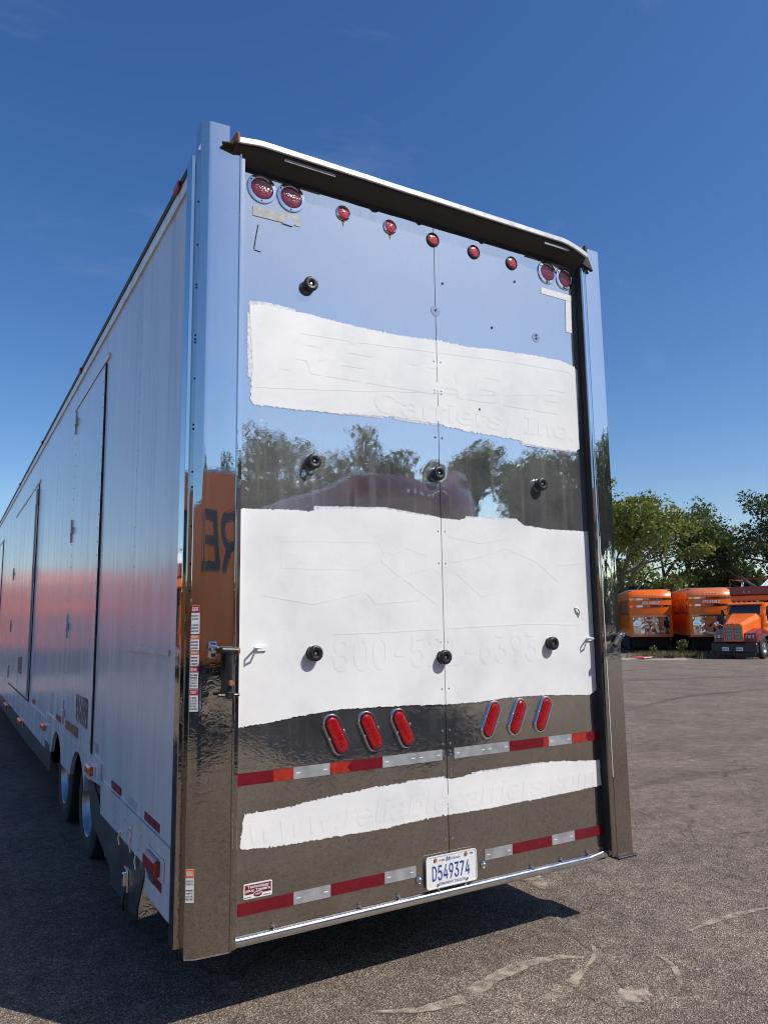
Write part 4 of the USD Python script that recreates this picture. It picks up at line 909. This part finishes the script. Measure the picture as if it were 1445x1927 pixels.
def nose_patch(x0, x1, z0, z1, off, nx=22, nz=10, th=0.02, wobble=0.0, seed=0):
    X, Z = np.meshgrid(np.linspace(x0, x1, nx), np.linspace(z0, z1, nz), indexing='ij')
    Y = nose_surface(X, Z) - off
    if wobble:
        Y = Y + wobble * (meshkit.fbm(np.stack([X * 2.2, Z * 2.6, X * 0 + seed], -1), 3, seed) - 0.5)
    v = np.stack([X, Y, Z], -1).reshape(-1, 3); b = v + [0, th, 0]; k = nx * nz
    i, j = np.meshgrid(np.arange(nx - 1), np.arange(nz - 1), indexing='ij'); q = np.stack([i * nz + j, (i + 1) * nz + j, (i + 1) * nz + j + 1, i * nz + j + 1], -1).reshape(-1, 4)
    f = np.vstack([q[:, [0, 1, 2]], q[:, [0, 2, 3]]]); f2 = f[:, ::-1] + k
    rim = list(range(0, nz)) + [a * nz + nz - 1 for a in range(1, nx)] + [(nx - 1) * nz + c for c in range(nz - 2, -1, -1)] + [a * nz for a in range(nx - 2, 0, -1)]
    r = [(rim[a], rim[(a + 1) % len(rim)], rim[(a + 1) % len(rim)] + k) for a in range(len(rim))] + [(rim[a], rim[(a + 1) % len(rim)] + k, rim[a] + k) for a in range(len(rim))]
    return trimesh.Trimesh(np.vstack([v, b]), np.vstack([f, f2, np.array(r)]), process=False)


def haul_trailer(label, loc, rotz, paint='orange_paint', cap='orange_paint', side_letters=True, group=None, bands=True, name='hauler_trailer', scale=None, letters_y=7.2):
    t = thing(name, label, 'trailer', loc, rotz, group, scale)
    nose = obj('nose', nose_patch(-1.3, 1.3, 0.93, 3.22, 0.0, 28, 16, 0.08), paint, t, smooth=40)
    obj('nose_cap', nose_patch(-1.3, 1.3, 3.22, 3.62, 0.0, 28, 6, 0.08), cap, nose, smooth=40)
    if bands:
        for zz in (3.02, 2.62):
            obj('chrome_band', nose_patch(-1.29, 1.29, zz, zz + 0.11, 0.012, 28, 4, 0.008), 'chrome', nose, smooth=40)
        lt = text_rear('RELIABLE', -0.55, 0, 2.78, 0.15, width=1.05, shear=0.5, depth=0.02, bold=True); v = lt.vertices.copy(); v[:, 1] += nose_surface(v[:, 0], v[:, 2]) - 0.006; lt.vertices = v
        obj('nose_lettering', lt, 'letter_white', nose)
    for k, (a, b) in enumerate(((-1.12, -0.45), (-0.40, 0.42), (0.47, 1.12))):
        obj('nose_plate', nose_patch(a, b, 1.10, 2.05, 0.02, 18, 18, 0.01, wobble=0.05, seed=k + 3), 'chrome', t, smooth=60)
    obj('nose_frame', [nose_patch(-1.22, 1.22, 2.06, 2.15, 0.03, 26, 3, 0.02), nose_patch(-1.2, 1.2, 1.03, 1.09, 0.03, 26, 3, 0.02)], 'side_steel', t)
    for xx in (-0.35, -0.18, 0.0, 0.18, 0.35):
        obj('nose_lamp', lathe([(0, 0), (0.035, 0), (0.025, 0.03), (0, 0.04)], 'y', (xx, float(nose_surface(np.array(xx), np.array(3.33))) - 0.0, 3.33), 8), 'lip_white', t)
    for s in (-1, 1):
        x0, x1 = (-1.302, -1.28) if s < 0 else (1.28, 1.302)
        obj('side_wall', bx(x0, x1, 0.46, 13.2, 0.95, 3.58), paint, t)
        for k in range(11):
            yy = 0.5 + 1.2 * k; e = 0.004
            obj('wall_post', bx(x0 - e if s < 0 else x1 - 0.001, x0 + 0.001 if s < 0 else x1 + e, yy, yy + 0.05, 0.97, 3.55), paint, t)
    obj('roof', bx(-1.29, 1.29, 0.44, 13.2, 3.585, 3.64), 'roof_grey', t)
    obj('rear_doors', bx(-1.28, 1.28, 13.202, 13.24, 0.95, 3.58), paint, t)
    obj('floor', bx(-1.27, 1.27, 0.5, 13.19, 0.85, 0.949), 'undercarriage_black', t)
    if side_letters:
        obj('side_lettering', text_left('RELIABLE', -1.303, letters_y, 2.2, 0.85, width=6.4, shear=0.12, depth=0.006, bold=True), 'ink', t)
    for s in (-1, 1):
        obj('landing_leg', [bx(s * 0.9 - 0.07, s * 0.9 + 0.07, 2.4, 2.54, 0.08, 0.86), bx(s * 0.9 - 0.16, s * 0.9 + 0.16, 2.3, 2.64, 0.02, 0.08)], 'undercarriage_black', t)
        for yy in (9.6, 10.9):
            w = group_part('wheel', t)
            obj('tyre', lathe([(0.26, 0.03), (0.29, 0.0), (0.45, 0.0), (0.5, 0.04), (0.5, 0.26), (0.45, 0.29), (0.26, 0.28), (0.26, 0.03)], 'x', (s * 1.27, yy, 0.5), 24, sgn=-s), 'tyre_rubber', w, smooth=35)
            obj('rim', lathe([(0.262, 0.02), (0.24, 0.05), (0.12, 0.08), (0.1, 0.03), (0.0, 0.03)], 'x', (s * 1.27, yy, 0.5), 24, sgn=-s), 'bar_steel', w, smooth=35)
    obj('undercarriage', [bx(-0.6, 0.6, 1.2, 12.8, 0.62, 0.849), bx(-0.9, 0.9, 8.8, 11.8, 0.4, 0.62), bx(-1.1, 1.1, 0.9, 1.3, 0.3, 0.85), bx(-1.2, 1.2, 2.7, 8.6, 0.12, 0.84)], 'undercarriage_black', t)  # running gear, plus wide black boxes added to keep the underside dark
    return t


def gpt(x, y):
    return (x, y, float(ground_z(x, y)))


HT1 = haul_trailer('orange trailer with two bright bands on its nose, farthest left of the parked row', gpt(32.7, 26.45), -43.5, scale=(0.89, 1, 1))
HT2 = haul_trailer('orange trailer with a pale faded nose top, between the other orange trailer and the truck', gpt(34.4, 23.75), -44.0, scale=(0.87, 1, 1), cap='faded_orange')
HT3 = haul_trailer('maroon trailer parked close behind the orange truck', gpt(39.5, 23.0), -47.0, paint='maroon_paint', cap='red_paint', bands=False)
HT4 = dup(HT3, 'hauler_trailer', 'tall dark red trailer at the right edge, half out of the picture', 'trailer', gpt(41.0, 19.5), -47.0, scale=(1, 1, 1.16))

# ------------------------------------------------------------------ orange truck
def truck(label, loc, rotz, scale=None):
    t = thing('semi_truck', label, 'truck', loc, rotz, scale=scale)
    obj('bumper', [cbx(-1.18, 1.18, 0.0, 0.22, 0.28, 0.74, 0.05), cbx(-1.0, 1.0, 0.05, 0.3, 0.18, 0.30, 0.02)], 'black_iron', t)
    for k, (xx, ss) in enumerate(((-0.42, '1284'), (0.30, 'P7062'))):
        p = obj('number_plate', bx(xx - 0.17, xx + 0.17, -0.02, -0.001, 0.38, 0.54), 'plate_white', t)
        obj('plate_figures', [ext_y(sbox(xx - 0.13 + 0.055 * c, 0.42, xx - 0.13 + 0.055 * c + 0.034, 0.49), -0.0235, -0.0205) for c in range(5)], 'ink', p)
    # hood: hull of front and rear sections
    def sect(y, w0, w1, zb, zt, zs):
        return [(-w0, y, zb), (w0, y, zb), (-w1, y, zs), (w1, y, zs), (-w1 * 0.72, y, zt), (w1 * 0.72, y, zt)]
    hood = trimesh.convex.convex_hull(np.array(sect(0.10, 0.50, 0.50, 0.80, 1.62, 1.52) + sect(1.75, 0.88, 0.92, 0.95, 2.12, 1.92)))
    obj('hood', hood, 'orange_paint', t)
    gsurround = obj('grille_surround', [bx(-0.50, -0.44, 0.03, 0.10, 0.82, 1.54), bx(0.44, 0.50, 0.03, 0.10, 0.82, 1.54), bx(-0.44, 0.44, 0.03, 0.10, 0.82, 0.88), bx(-0.44, 0.44, 0.03, 0.10, 1.48, 1.56), bx(-0.035, 0.035, 0.03, 0.10, 0.88, 1.48)], 'faded_orange', t)
    for s in (-1, 1):
        gm = obj('grille', bx(min(s * 0.04, s * 0.435), max(s * 0.04, s * 0.435), 0.06, 0.098, 0.885, 1.475), 'grille_grey', t)
        obj('grille_bars', [bx(min(s * 0.05, s * 0.43), max(s * 0.05, s * 0.43), 0.052, 0.060, zz, zz + 0.012) for zz in np.arange(0.90, 1.47, 0.035)], 'bar_steel', gm)
        fend = trimesh.convex.convex_hull(np.array([(s * 0.50, 0.18, 0.76), (s * 1.12, 0.26, 0.76), (s * 0.50, 0.14, 1.18), (s * 1.05, 0.30, 1.20), (s * 0.62, 0.9, 1.42), (s * 1.18, 0.95, 1.38), (s * 0.8, 1.85, 1.30), (s * 1.18, 1.85, 1.20), (s * 1.20, 0.5, 1.16), (s * 1.20, 1.7, 1.12), (s * 0.8, 1.85, 1.0), (s * 0.55, 0.9, 1.0)]))
        obj('fender', fend, 'maroon_paint', t)
        hl = obj('headlight', cbx(min(s * 0.58, s * 1.0), max(s * 0.58, s * 1.0), 0.12, 0.24, 0.94, 1.10, 0.02), 'chrome', t)
        for q in (0.68, 0.90):
            obj('lamp_glass', lathe([(0, 0), (0.06, 0), (0.05, 0.02), (0, 0.025)], 'y', (s * q, 0.122, 1.02), 12), 'window_glass', hl)
        w = group_part('wheel', t)
        obj('tyre', lathe([(0.28, 0.03), (0.31, 0.0), (0.46, 0.0), (0.51, 0.04), (0.51, 0.26), (0.46, 0.29), (0.28, 0.28), (0.28, 0.03)], 'x', (s * 1.16, 1.05, 0.51), 28, sgn=-s), 'tyre_rubber', w, smooth=35)
        obj('rim', lathe([(0.282, 0.02), (0.26, 0.04), (0.22, 0.10), (0.13, 0.06), (0.12, 0.0), (0.09, -0.03), (0.0, -0.03)], 'x', (s * 1.16, 1.05, 0.51), 28, sgn=-s), 'chrome', w, smooth=35)
        for yy in (5.6, 6.9):
            w = group_part('wheel', t)
            obj('tyre', lathe([(0.28, 0.06), (0.31, 0.0), (0.46, 0.0), (0.51, 0.04), (0.51, 0.5), (0.46, 0.55), (0.28, 0.5), (0.28, 0.06)], 'x', (s * 1.2, yy, 0.51), 24, sgn=-s), 'tyre_rubber', w, smooth=35)
        obj('tank', lathe([(0, 0), (0.30, 0), (0.33, 0.03), (0.33, 1.27), (0.30, 1.3), (0, 1.3)], 'y', (s * 0.95, 4.1, 0.72), 20), 'chrome', t, smooth=35)
    # cab
    cabp = [(1.60, 1.05), (1.60, 2.02), (1.95, 2.50), (2.05, 2.58), (3.6, 2.66), (3.6, 1.05)]
    cab = obj('cab', [ext_x(Polygon(cabp), -0.98, 0.98)], 'orange_paint', t)
    fr = np.array([(1.60, 2.02), (1.95, 2.50)]); d = fr[1] - fr[0]; nn = np.array([-d[1], d[0]]) / np.linalg.norm(d) * 1.0
    a, b = fr[0] + d * 0.08 + nn * 0.012, fr[0] + d * 0.92 + nn * 0.012
    v = np.array([(-0.84, *a), (0.84, *a), (0.78, *b), (-0.78, *b)]); v2 = v - np.array([0, *(nn * 0.02)])
    glass = trimesh.convex.convex_hull(np.vstack([v, v2]))
    obj('windscreen', glass, 'window_glass', t)
    obj('sun_visor', trimesh.convex.convex_hull(np.array([(-0.94, 1.84, 2.52), (0.94, 1.84, 2.52), (-0.94, 2.02, 2.60), (0.94, 2.02, 2.60), (-0.94, 1.84, 2.54), (0.94, 1.84, 2.54), (-0.94, 2.02, 2.63), (0.94, 2.02, 2.63)])), 'faded_orange', t)
    for s in (-1, 1):
        dr = obj('cab_door', ext_x(Polygon([(1.82, 1.12), (1.82, 2.02), (2.08, 2.50), (3.0, 2.54), (3.0, 1.12)]), s * 0.981, s * 0.995), 'orange_paint', t)
        obj('side_window', ext_x(Polygon([(1.95, 1.98), (2.15, 2.42), (2.9, 2.45), (2.9, 1.98)]), s * 0.9955, s * 1.005), 'window_glass', dr)
        obj('door_logo', ext_x(Polygon([(2.1, 1.62), (2.8, 1.66), (2.8, 1.78), (2.2, 1.76)]), s * 0.9955, s * 1.003), 'letter_white', dr)
        obj('wing_mirror', [cbx(s * 1.22 - 0.08, s * 1.22 + 0.08, 1.72, 1.80, 1.72, 2.28, 0.02), tube([(s * 0.98, 1.95, 2.36), (s * 1.22, 1.80, 2.25)], 0.018, 6), tube([(s * 0.98, 1.95, 1.45), (s * 1.22, 1.80, 1.75)], 0.018, 6)], 'black_iron', t)
        obj('exhaust_stack', tube([(s * 0.80, 3.72, 1.2), (s * 0.80, 3.72, 3.5), (s * 0.80, 3.78, 3.66)], [0.075, 0.075, 0.07], 12), 'chrome', t, smooth=40)
    mr = group_part('spot_mirror', t)
    obj('mirror_bowl', lathe([(0, 0.05), (0.10, 0.04), (0.13, 0.0), (0.12, -0.03), (0, -0.08)], 'y', (-0.92, 0.25, 1.62), 16), 'chrome', mr, smooth=True)
    obj('mirror_arm', tube([(-0.55, 0.55, 1.48), (-0.92, 0.27, 1.62)], 0.018, 6), 'chrome', mr)
    obj('hood_ornament', cbx(-0.02, 0.02, 0.03, 0.14, 1.55, 1.68, 0.006), 'chrome', t)
    for xx in (-0.55, -0.28, 0.0, 0.28, 0.55):
        obj('cab_lamp', cbx(xx - 0.04, xx + 0.04, 2.02, 2.12, 2.635, 2.69, 0.01), 'lens_amber', t)
    obj('air_horn', [tube([(0.55, 2.1, 2.70), (0.55, 2.7, 2.72)], [0.07, 0.03], 10)], 'chrome', t, smooth=40)
    # carrier headrack over the cab
    rack = obj('headrack', [cbx(-1.25, 1.25, 2.9, 4.9, 2.98, 3.42, 0.05)], 'maroon_paint', t, label='maroon headrack box above the cab')
    obj('rack_skirt', cbx(-1.22, 1.22, 2.95, 4.85, 2.70, 2.978, 0.03), 'orange_paint', rack)
    for xx in (-0.42, -0.12):
        obj('rack_lamp', lathe([(0, 0), (0.035, 0), (0.03, 0.03), (0, 0.04)], 'y', (xx, 2.90, 3.15), 8), 'lip_white', rack)
    obj('fairing', trimesh.convex.convex_hull(np.array([(0.35, 3.3, 3.422), (1.2, 3.3, 3.422), (0.45, 4.2, 3.80), (1.15, 4.2, 3.80), (0.35, 4.8, 3.422), (1.2, 4.8, 3.422), (0.5, 4.75, 3.80), (1.1, 4.75, 3.80)])), 'letter_white', t)
    obj('rack_rail', [tube([(-1.2, 3.0, 3.42), (-1.2, 3.0, 3.78), (1.2, 3.0, 3.80)], 0.03, 6), tube([(-1.2, 4.8, 3.42), (-1.2, 4.8, 3.78), (-1.2, 3.0, 3.78)], 0.03, 6)], 'red_paint', t)
    obj('frame', [bx(-0.5, 0.5, 0.3, 8.0, 0.45, 0.80), bx(-0.9, 0.9, 3.61, 4.9, 0.80, 2.69)], 'undercarriage_black', t)
    obj('carrier_deck', [bx(-1.2, 1.2, 4.95, 8.2, 1.0, 1.25), bx(-1.2, 1.2, 4.95, 8.2, 2.6, 2.75)], 'maroon_paint', t)
    return t


TR = truck('orange semi truck with sloping hood and twin grille at the right', gpt(29.45, 19.08), -75.0, (0.87, 1, 1))

# ------------------------------------------------------------------ vehicles behind the viewer and ahead to the left, seen in the mirror-like panels
BG = 'orange trailers standing ahead of the white trailer, seen only as a blur in its white side'
for k in range(5):
    x, y = -4.6 - 3.7 * k, 24.5 + 0.6 * k
    dup(HT1, 'hauler_trailer', 'orange trailer mirrored as a soft orange band in the long white side', 'trailer', gpt(x, y), -4.0, BG)
dup(TR, 'semi_truck', 'orange truck mirrored in the narrow steel strip beside the left post', 'truck', gpt(-7.6, 15.5), -4.0)
HM = haul_trailer('maroon trailer mirrored in the steel between the two upper white bands', gpt(5.2, -7.9), 181.0, scale=(1, 1, 1.20), paint='maroon_paint', cap='maroon_paint', bands=False, side_letters=False, name='mirrored_trailer')
dup(HM, 'mirrored_trailer', 'maroon trailer mirrored low at the right of the steel, beside the dark trees', 'trailer', gpt(12.9, -13.8), 184.0, scale=(1, 1, 1.12))
dup(HM, 'mirrored_trailer', 'maroon trailer mirrored low just right of the door seam', 'trailer', gpt(9.2, -12.8), 184.0, scale=(1, 1, 1.08))
HO = haul_trailer('orange trailer with white side letters mirrored in the left corner post', gpt(-11.9, -10.2), -90.0, scale=(1, 1, 1.15), letters_y=12.9, name='mirrored_trailer')

# ------------------------------------------------------------------ trees
def tree_parts(seed, h, spread, tips_per, leaf_size, n_leaf, trunk_r, up=0.55, clump=0.75):
    r = np.random.default_rng(seed); limbs = []; tips = []

    def grow(p, d, L, rad, depth):
        n = 5; pts = [p]; dd = d.copy()
        for _ in range(n - 1):
            dd = dd + r.normal(size=3) * 0.13 + [0, 0, 0.04]; dd /= np.linalg.norm(dd); pts.append(pts[-1] + dd * L / (n - 1))
        limbs.append(tube(pts, np.linspace(rad, rad * 0.55, n), 6 if depth < 2 else 4, caps=False))
        if depth >= 2:
            tips.append((pts[-1], 1.0)); tips.append((pts[2], 0.8))
        if depth < 3:
            for k in range(tips_per if depth else tips_per + 2):
                a = r.uniform(0, 2 * PI); side = np.array([math.cos(a), math.sin(a), 0]) * spread
                nd = dd * up + side * r.uniform(0.5, 1.0) + [0, 0, r.uniform(-0.05, 0.35)]; nd /= np.linalg.norm(nd)
                s = pts[-1] if k < 2 else pts[r.integers(2, n)]
                grow(np.array(s), nd, L * r.uniform(0.55, 0.78), rad * 0.52, depth + 1)
    grow(np.zeros(3), np.array([0, 0, 1.0]), h * 0.42, trunk_r, 0)
    C, F = [], []
    per = max(8, n_leaf // max(1, len(tips)))
    cen = []
    for p, w in tips:
        m = int(per * r.uniform(0.5, 1.4) * w)
        q = r.normal(size=(m, 3)); q /= np.linalg.norm(q, axis=1, keepdims=True) + 1e-9
        cen.append(p + q * (r.uniform(0.25, 1.0, (m, 1)) ** 0.6) * clump * r.uniform(0.7, 1.2) * [1.1, 1.1, 0.8])
    c = np.vstack(cen); m = len(c)
    a = r.normal(size=(m, 3)); a /= np.linalg.norm(a, axis=1, keepdims=True); b = np.cross(a, r.normal(size=(m, 3))); b /= np.linalg.norm(b, axis=1, keepdims=True)
    s = leaf_size * r.uniform(0.6, 1.3, (m, 1))
    v = np.stack([c - a * s, c + b * s * 0.55, c + a * s, c - b * s * 0.55], 1).reshape(-1, 3); k = np.arange(m)[:, None] * 4
    f = np.vstack([k + [0, 1, 2], k + [0, 2, 3]])
    return trimesh.util.concatenate(limbs), trimesh.Trimesh(v, f, process=False)


def tree(label, loc, seed, h, leafm, spread=0.72, tips_per=3, leaf_size=0.125, n_leaf=12000, trunk_r=None, name='leafy_tree', up=0.55, clump=0.75, group=None):
    wood, crown = tree_parts(seed, h, spread, tips_per, leaf_size, n_leaf, trunk_r or h * 0.018, up, clump)
    top = crown.vertices[:, 2].max(); k = h / top
    t = thing(name, label, 'tree', loc, 0, group)
    for m in (wood, crown):
        m.apply_scale([k, k, k])
    obj('trunk', wood, 'bark', t, smooth=True); obj('crown', crown, leafm, t)
    return t


T1 = tree('tall olive green tree close beside the right post, behind the first orange trailer', gpt(36.8, 36.2), 3, 12.6, 'leaf_olive')
T2 = tree('yellowish leafy tree with a broad crown above the first orange trailer', gpt(39.0, 34.4), 8, 11.4, 'leaf_olive', spread=0.9)
T3 = tree('grey green open tree with thin top branches above the gap between the orange trailers', gpt(43.2, 33.2), 12, 11.6, 'leaf_green', spread=0.7, n_leaf=6500)
T4 = tree('small sparse tree in the dip of the tree line left of the truck exhaust', gpt(46.5, 32.0), 15, 6.2, 'leaf_green', spread=1.0, n_leaf=5000)
T5 = tree('dark green tree at the right edge, tallest above the truck', gpt(47.5, 26.4), 21, 12.4, 'leaf_dark', spread=0.85)
T6 = tree('bushy green tree between the truck exhaust and the right edge', gpt(49.5, 28.6), 23, 8.2, 'leaf_green', spread=0.95)
UG = 'low bushes filling in under the far trees'
B0 = tree('low dark bush under the trees behind the parked trailers', gpt(35.6, 37.8), 31, 4.6, 'leaf_dark', spread=1.2, name='bush', up=0.3, leaf_size=0.17, clump=0.9, n_leaf=9000, group=UG)
for k, (x, y, s) in enumerate(((38.4, 38.0, 1.0), (40.6, 36.6, 1.1), (42.4, 35.0, 1.0), (44.2, 33.9, 0.95), (46.2, 33.5, 0.9), (47.5, 31.0, 1.1), (49.5, 29.5, 1.0), (50.5, 27.0, 1.15), (51.5, 24.0, 1.1), (34.3, 39.8, 1.1))):
    dup(B0, 'bush', 'low dark bush under the trees behind the parked trailers', 'bush', gpt(x, y), 37.0 * k, UG, (s, s, s * (0.85 + 0.1 * (k % 3))))
tag(B0, cat='bush')
# trees behind the viewer
MG = 'trees of the line behind the viewer, seen only in the polished steel'
PO = tree('slim tree of the line mirrored in the polished steel', gpt(19.6, -38.0), 41, 11.5, 'leaf_green', spread=0.38, up=1.0, clump=0.9, n_leaf=9000, name='mirrored_tree', leaf_size=0.18, group=MG)
for k, (src, x, y, s) in enumerate(((T5, 14.5, -38, 1.12), (T6, 11.0, -39, 1.25), (T6, 17.2, -40, 1.35), (PO, 24.0, -38, 1.05), (PO, 25.6, -37, 1.15), (PO, 27.4, -38, 1.0), (T5, 31.5, -37, 1.15), (T5, 35.5, -36, 1.2), (T5, 38.0, -33, 1.25), (T6, 34.0, -32, 1.3), (T5, 41, -30, 1.25), (PO, 30.0, -36, 1.1),
                                   (T6, 6, -40, 1.0), (T5, 1, -41, 1.0), (T6, -5, -39, 1.0), (T5, -11, -40, 1.0), (T6, -17, -38, 1.0), (T5, 45, -26, 1.3), (T6, 48, -20, 1.3), (B0, 8, -36, 0.62), (B0, 13, -36, 0.62), (B0, 18, -37, 0.62), (B0, 27, -35, 0.62), (B0, 32, -33, 0.62), (B0, 37, -30, 0.62), (B0, 2, -37, 0.9), (B0, -4, -37, 1.0), (B0, -11, -36, 1.0))):
    dup(src, 'mirrored_tree', 'slim tree of the line mirrored in the polished steel' if src is PO else 'leafy tree or bush of the line mirrored in the polished steel', 'tree', gpt(x, y), 53.0 * k, MG, (s, s, s))

# added ring of far leaf clumps, covering the yellowish horizon sky
wr = np.random.default_rng(77); nb = 1500; wa = wr.uniform(0, 2 * PI, nb); wd = wr.uniform(84, 108, nb)
wc = np.stack([wd * np.cos(wa), wd * np.sin(wa)], 1); wh = 4.5 + 4.0 * meshkit.fbm(np.c_[wc * 0.12, np.zeros(nb)], 3, 3)
per = 44; q = wr.normal(size=(nb, per, 3)); q /= np.linalg.norm(q, axis=2, keepdims=True); q *= wr.uniform(0.3, 1, (nb, per, 1)) ** 0.5
c = np.concatenate([wc, (ground_z(wc[:, 0], wc[:, 1]) + wh * 0.5)[:, None]], 1)[:, None, :] + q * np.stack([np.full(nb, 3.0), np.full(nb, 3.0), wh * 0.55], 1)[:, None, :]
c = c.reshape(-1, 3); m = len(c); a = wr.normal(size=(m, 3)); a /= np.linalg.norm(a, axis=1, keepdims=True); b = np.cross(a, wr.normal(size=(m, 3))); b /= np.linalg.norm(b, axis=1, keepdims=True)
sz = wr.uniform(0.35, 0.8, (m, 1)); v = np.stack([c - a * sz, c + b * sz * 0.6, c + a * sz, c - b * sz * 0.6], 1).reshape(-1, 3); kk = np.arange(m)[:, None] * 4
tag(obj('added_woodland', trimesh.Trimesh(v, np.vstack([kk + [0, 1, 2], kk + [0, 2, 3]]), process=False), 'leaf_green'), 'added far belt of green woodland covering the horizon sky in gaps behind the nearer trees', 'woodland', kind='stuff')

# ------------------------------------------------------------------ verge in front of the parked trailers
verge = Polygon([(25.2, 22.7), (27.0, 20.8), (28.6, 18.9), (31.0, 16.0), (60, 16), (60, 55), (30, 55), (22, 36)])
kb = []
E = np.array([(21.5, 26.8), (25.6, 22.9), (27.8, 20.4)])
for a, b in zip(E[:-1], E[1:]):
    L = np.linalg.norm(b - a); d = (b - a) / L; nn = np.array([-d[1], d[0]])
    kpoly = Polygon([a - nn * 1.3, b - nn * 1.3, b + nn * 1.6, a + nn * 1.6]); m = ext_z(kpoly, 0.0, 0.012); v = m.vertices.copy(); v[:, 2] += ground_z(v[:, 0], v[:, 1]) + 0.001; m.vertices = v
    kb.append(m)
tag(obj('concrete_apron', kb, 'kerb_concrete'), kind='structure')
gr = np.random.default_rng(5); gc = []
for _ in range(2600):
    u = gr.uniform(); u = 0.45 + 0.55 * u; c = np.array([24.8, 24.2]) * (1 - u) + np.array([29.5, 19.6]) * u + gr.normal(size=2) * [0.5, 0.5] + [0.7, 0.7]
    if meshkit.noise(np.array([[c[0] * 0.9, c[1] * 0.9, 0]]))[0] > 0.38:
        gc.append(c)
gc = np.array(gc); m = len(gc); hgt = gr.uniform(0.10, 0.42, m); a = gr.uniform(0, 2 * PI, m); wv = np.stack([np.cos(a), np.sin(a)], 1) * 0.02; tip = gc + gr.normal(size=(m, 2)) * 0.10; zg = ground_z(gc[:, 0], gc[:, 1])
v = np.stack([np.c_[gc - wv, zg], np.c_[gc + wv, zg], np.c_[tip, zg + hgt]], 1).reshape(-1, 3)
tag(obj('dry_grass', trimesh.Trimesh(v, np.arange(m * 3).reshape(-1, 3), process=False), 'dry_grass'), 'dry grass along the edge of the asphalt before the trailers', 'grass', kind='stuff')
for k, (x, y, h, lab) in enumerate(((27.7, 22.1, 0.65, 'leafy weed beside the nose of the second orange trailer'), (28.4, 21.3, 0.95, 'tallest leafy weed, left of the truck bumper'), (27.2, 21.9, 0.4, 'low weed at the edge of the asphalt'), (26.2, 23.5, 0.45, 'small weed under the nose of the first orange trailer'))):
    w, c = tree_parts(60 + k, 1.0, 0.7, 2, 0.07, 110, 0.012, 0.9, 0.14); s = h / c.vertices[:, 2].max()
    for q in (w, c):
        q.apply_scale([s, s, s])
    t = thing('weed', lab, 'plant', gpt(x, y)); obj('stem', w, 'leaf_weed', t); obj('foliage', c, 'leaf_weed', t)
l = thing('torn_cover', 'red and white torn sheet lying at the edge of the asphalt before the orange trailers', 'litter', gpt(26.55, 21.95), 20)
lv = np.array([(x, y, 0.06 + 0.10 * meshkit.fbm(np.array([[x * 3, y * 3, 0.3]]), 3, 8)[0]) for x in np.linspace(-0.7, 0.7, 12) for y in np.linspace(-0.25, 0.25, 6)])
lf = [(a * 6 + b, (a + 1) * 6 + b, (a + 1) * 6 + b + 1) for a in range(11) for b in range(5)] + [(a * 6 + b, (a + 1) * 6 + b + 1, a * 6 + b + 1) for a in range(11) for b in range(5)]
obj('sheet', trimesh.Trimesh(lv, lf, process=False), 'litter_red', l, smooth=True)
obj('sheet_edge', trimesh.Trimesh(lv * [1.0, 0.4, 0.8] + [0.1, -0.3, 0.0], lf, process=False), 'letter_white', l, smooth=True)
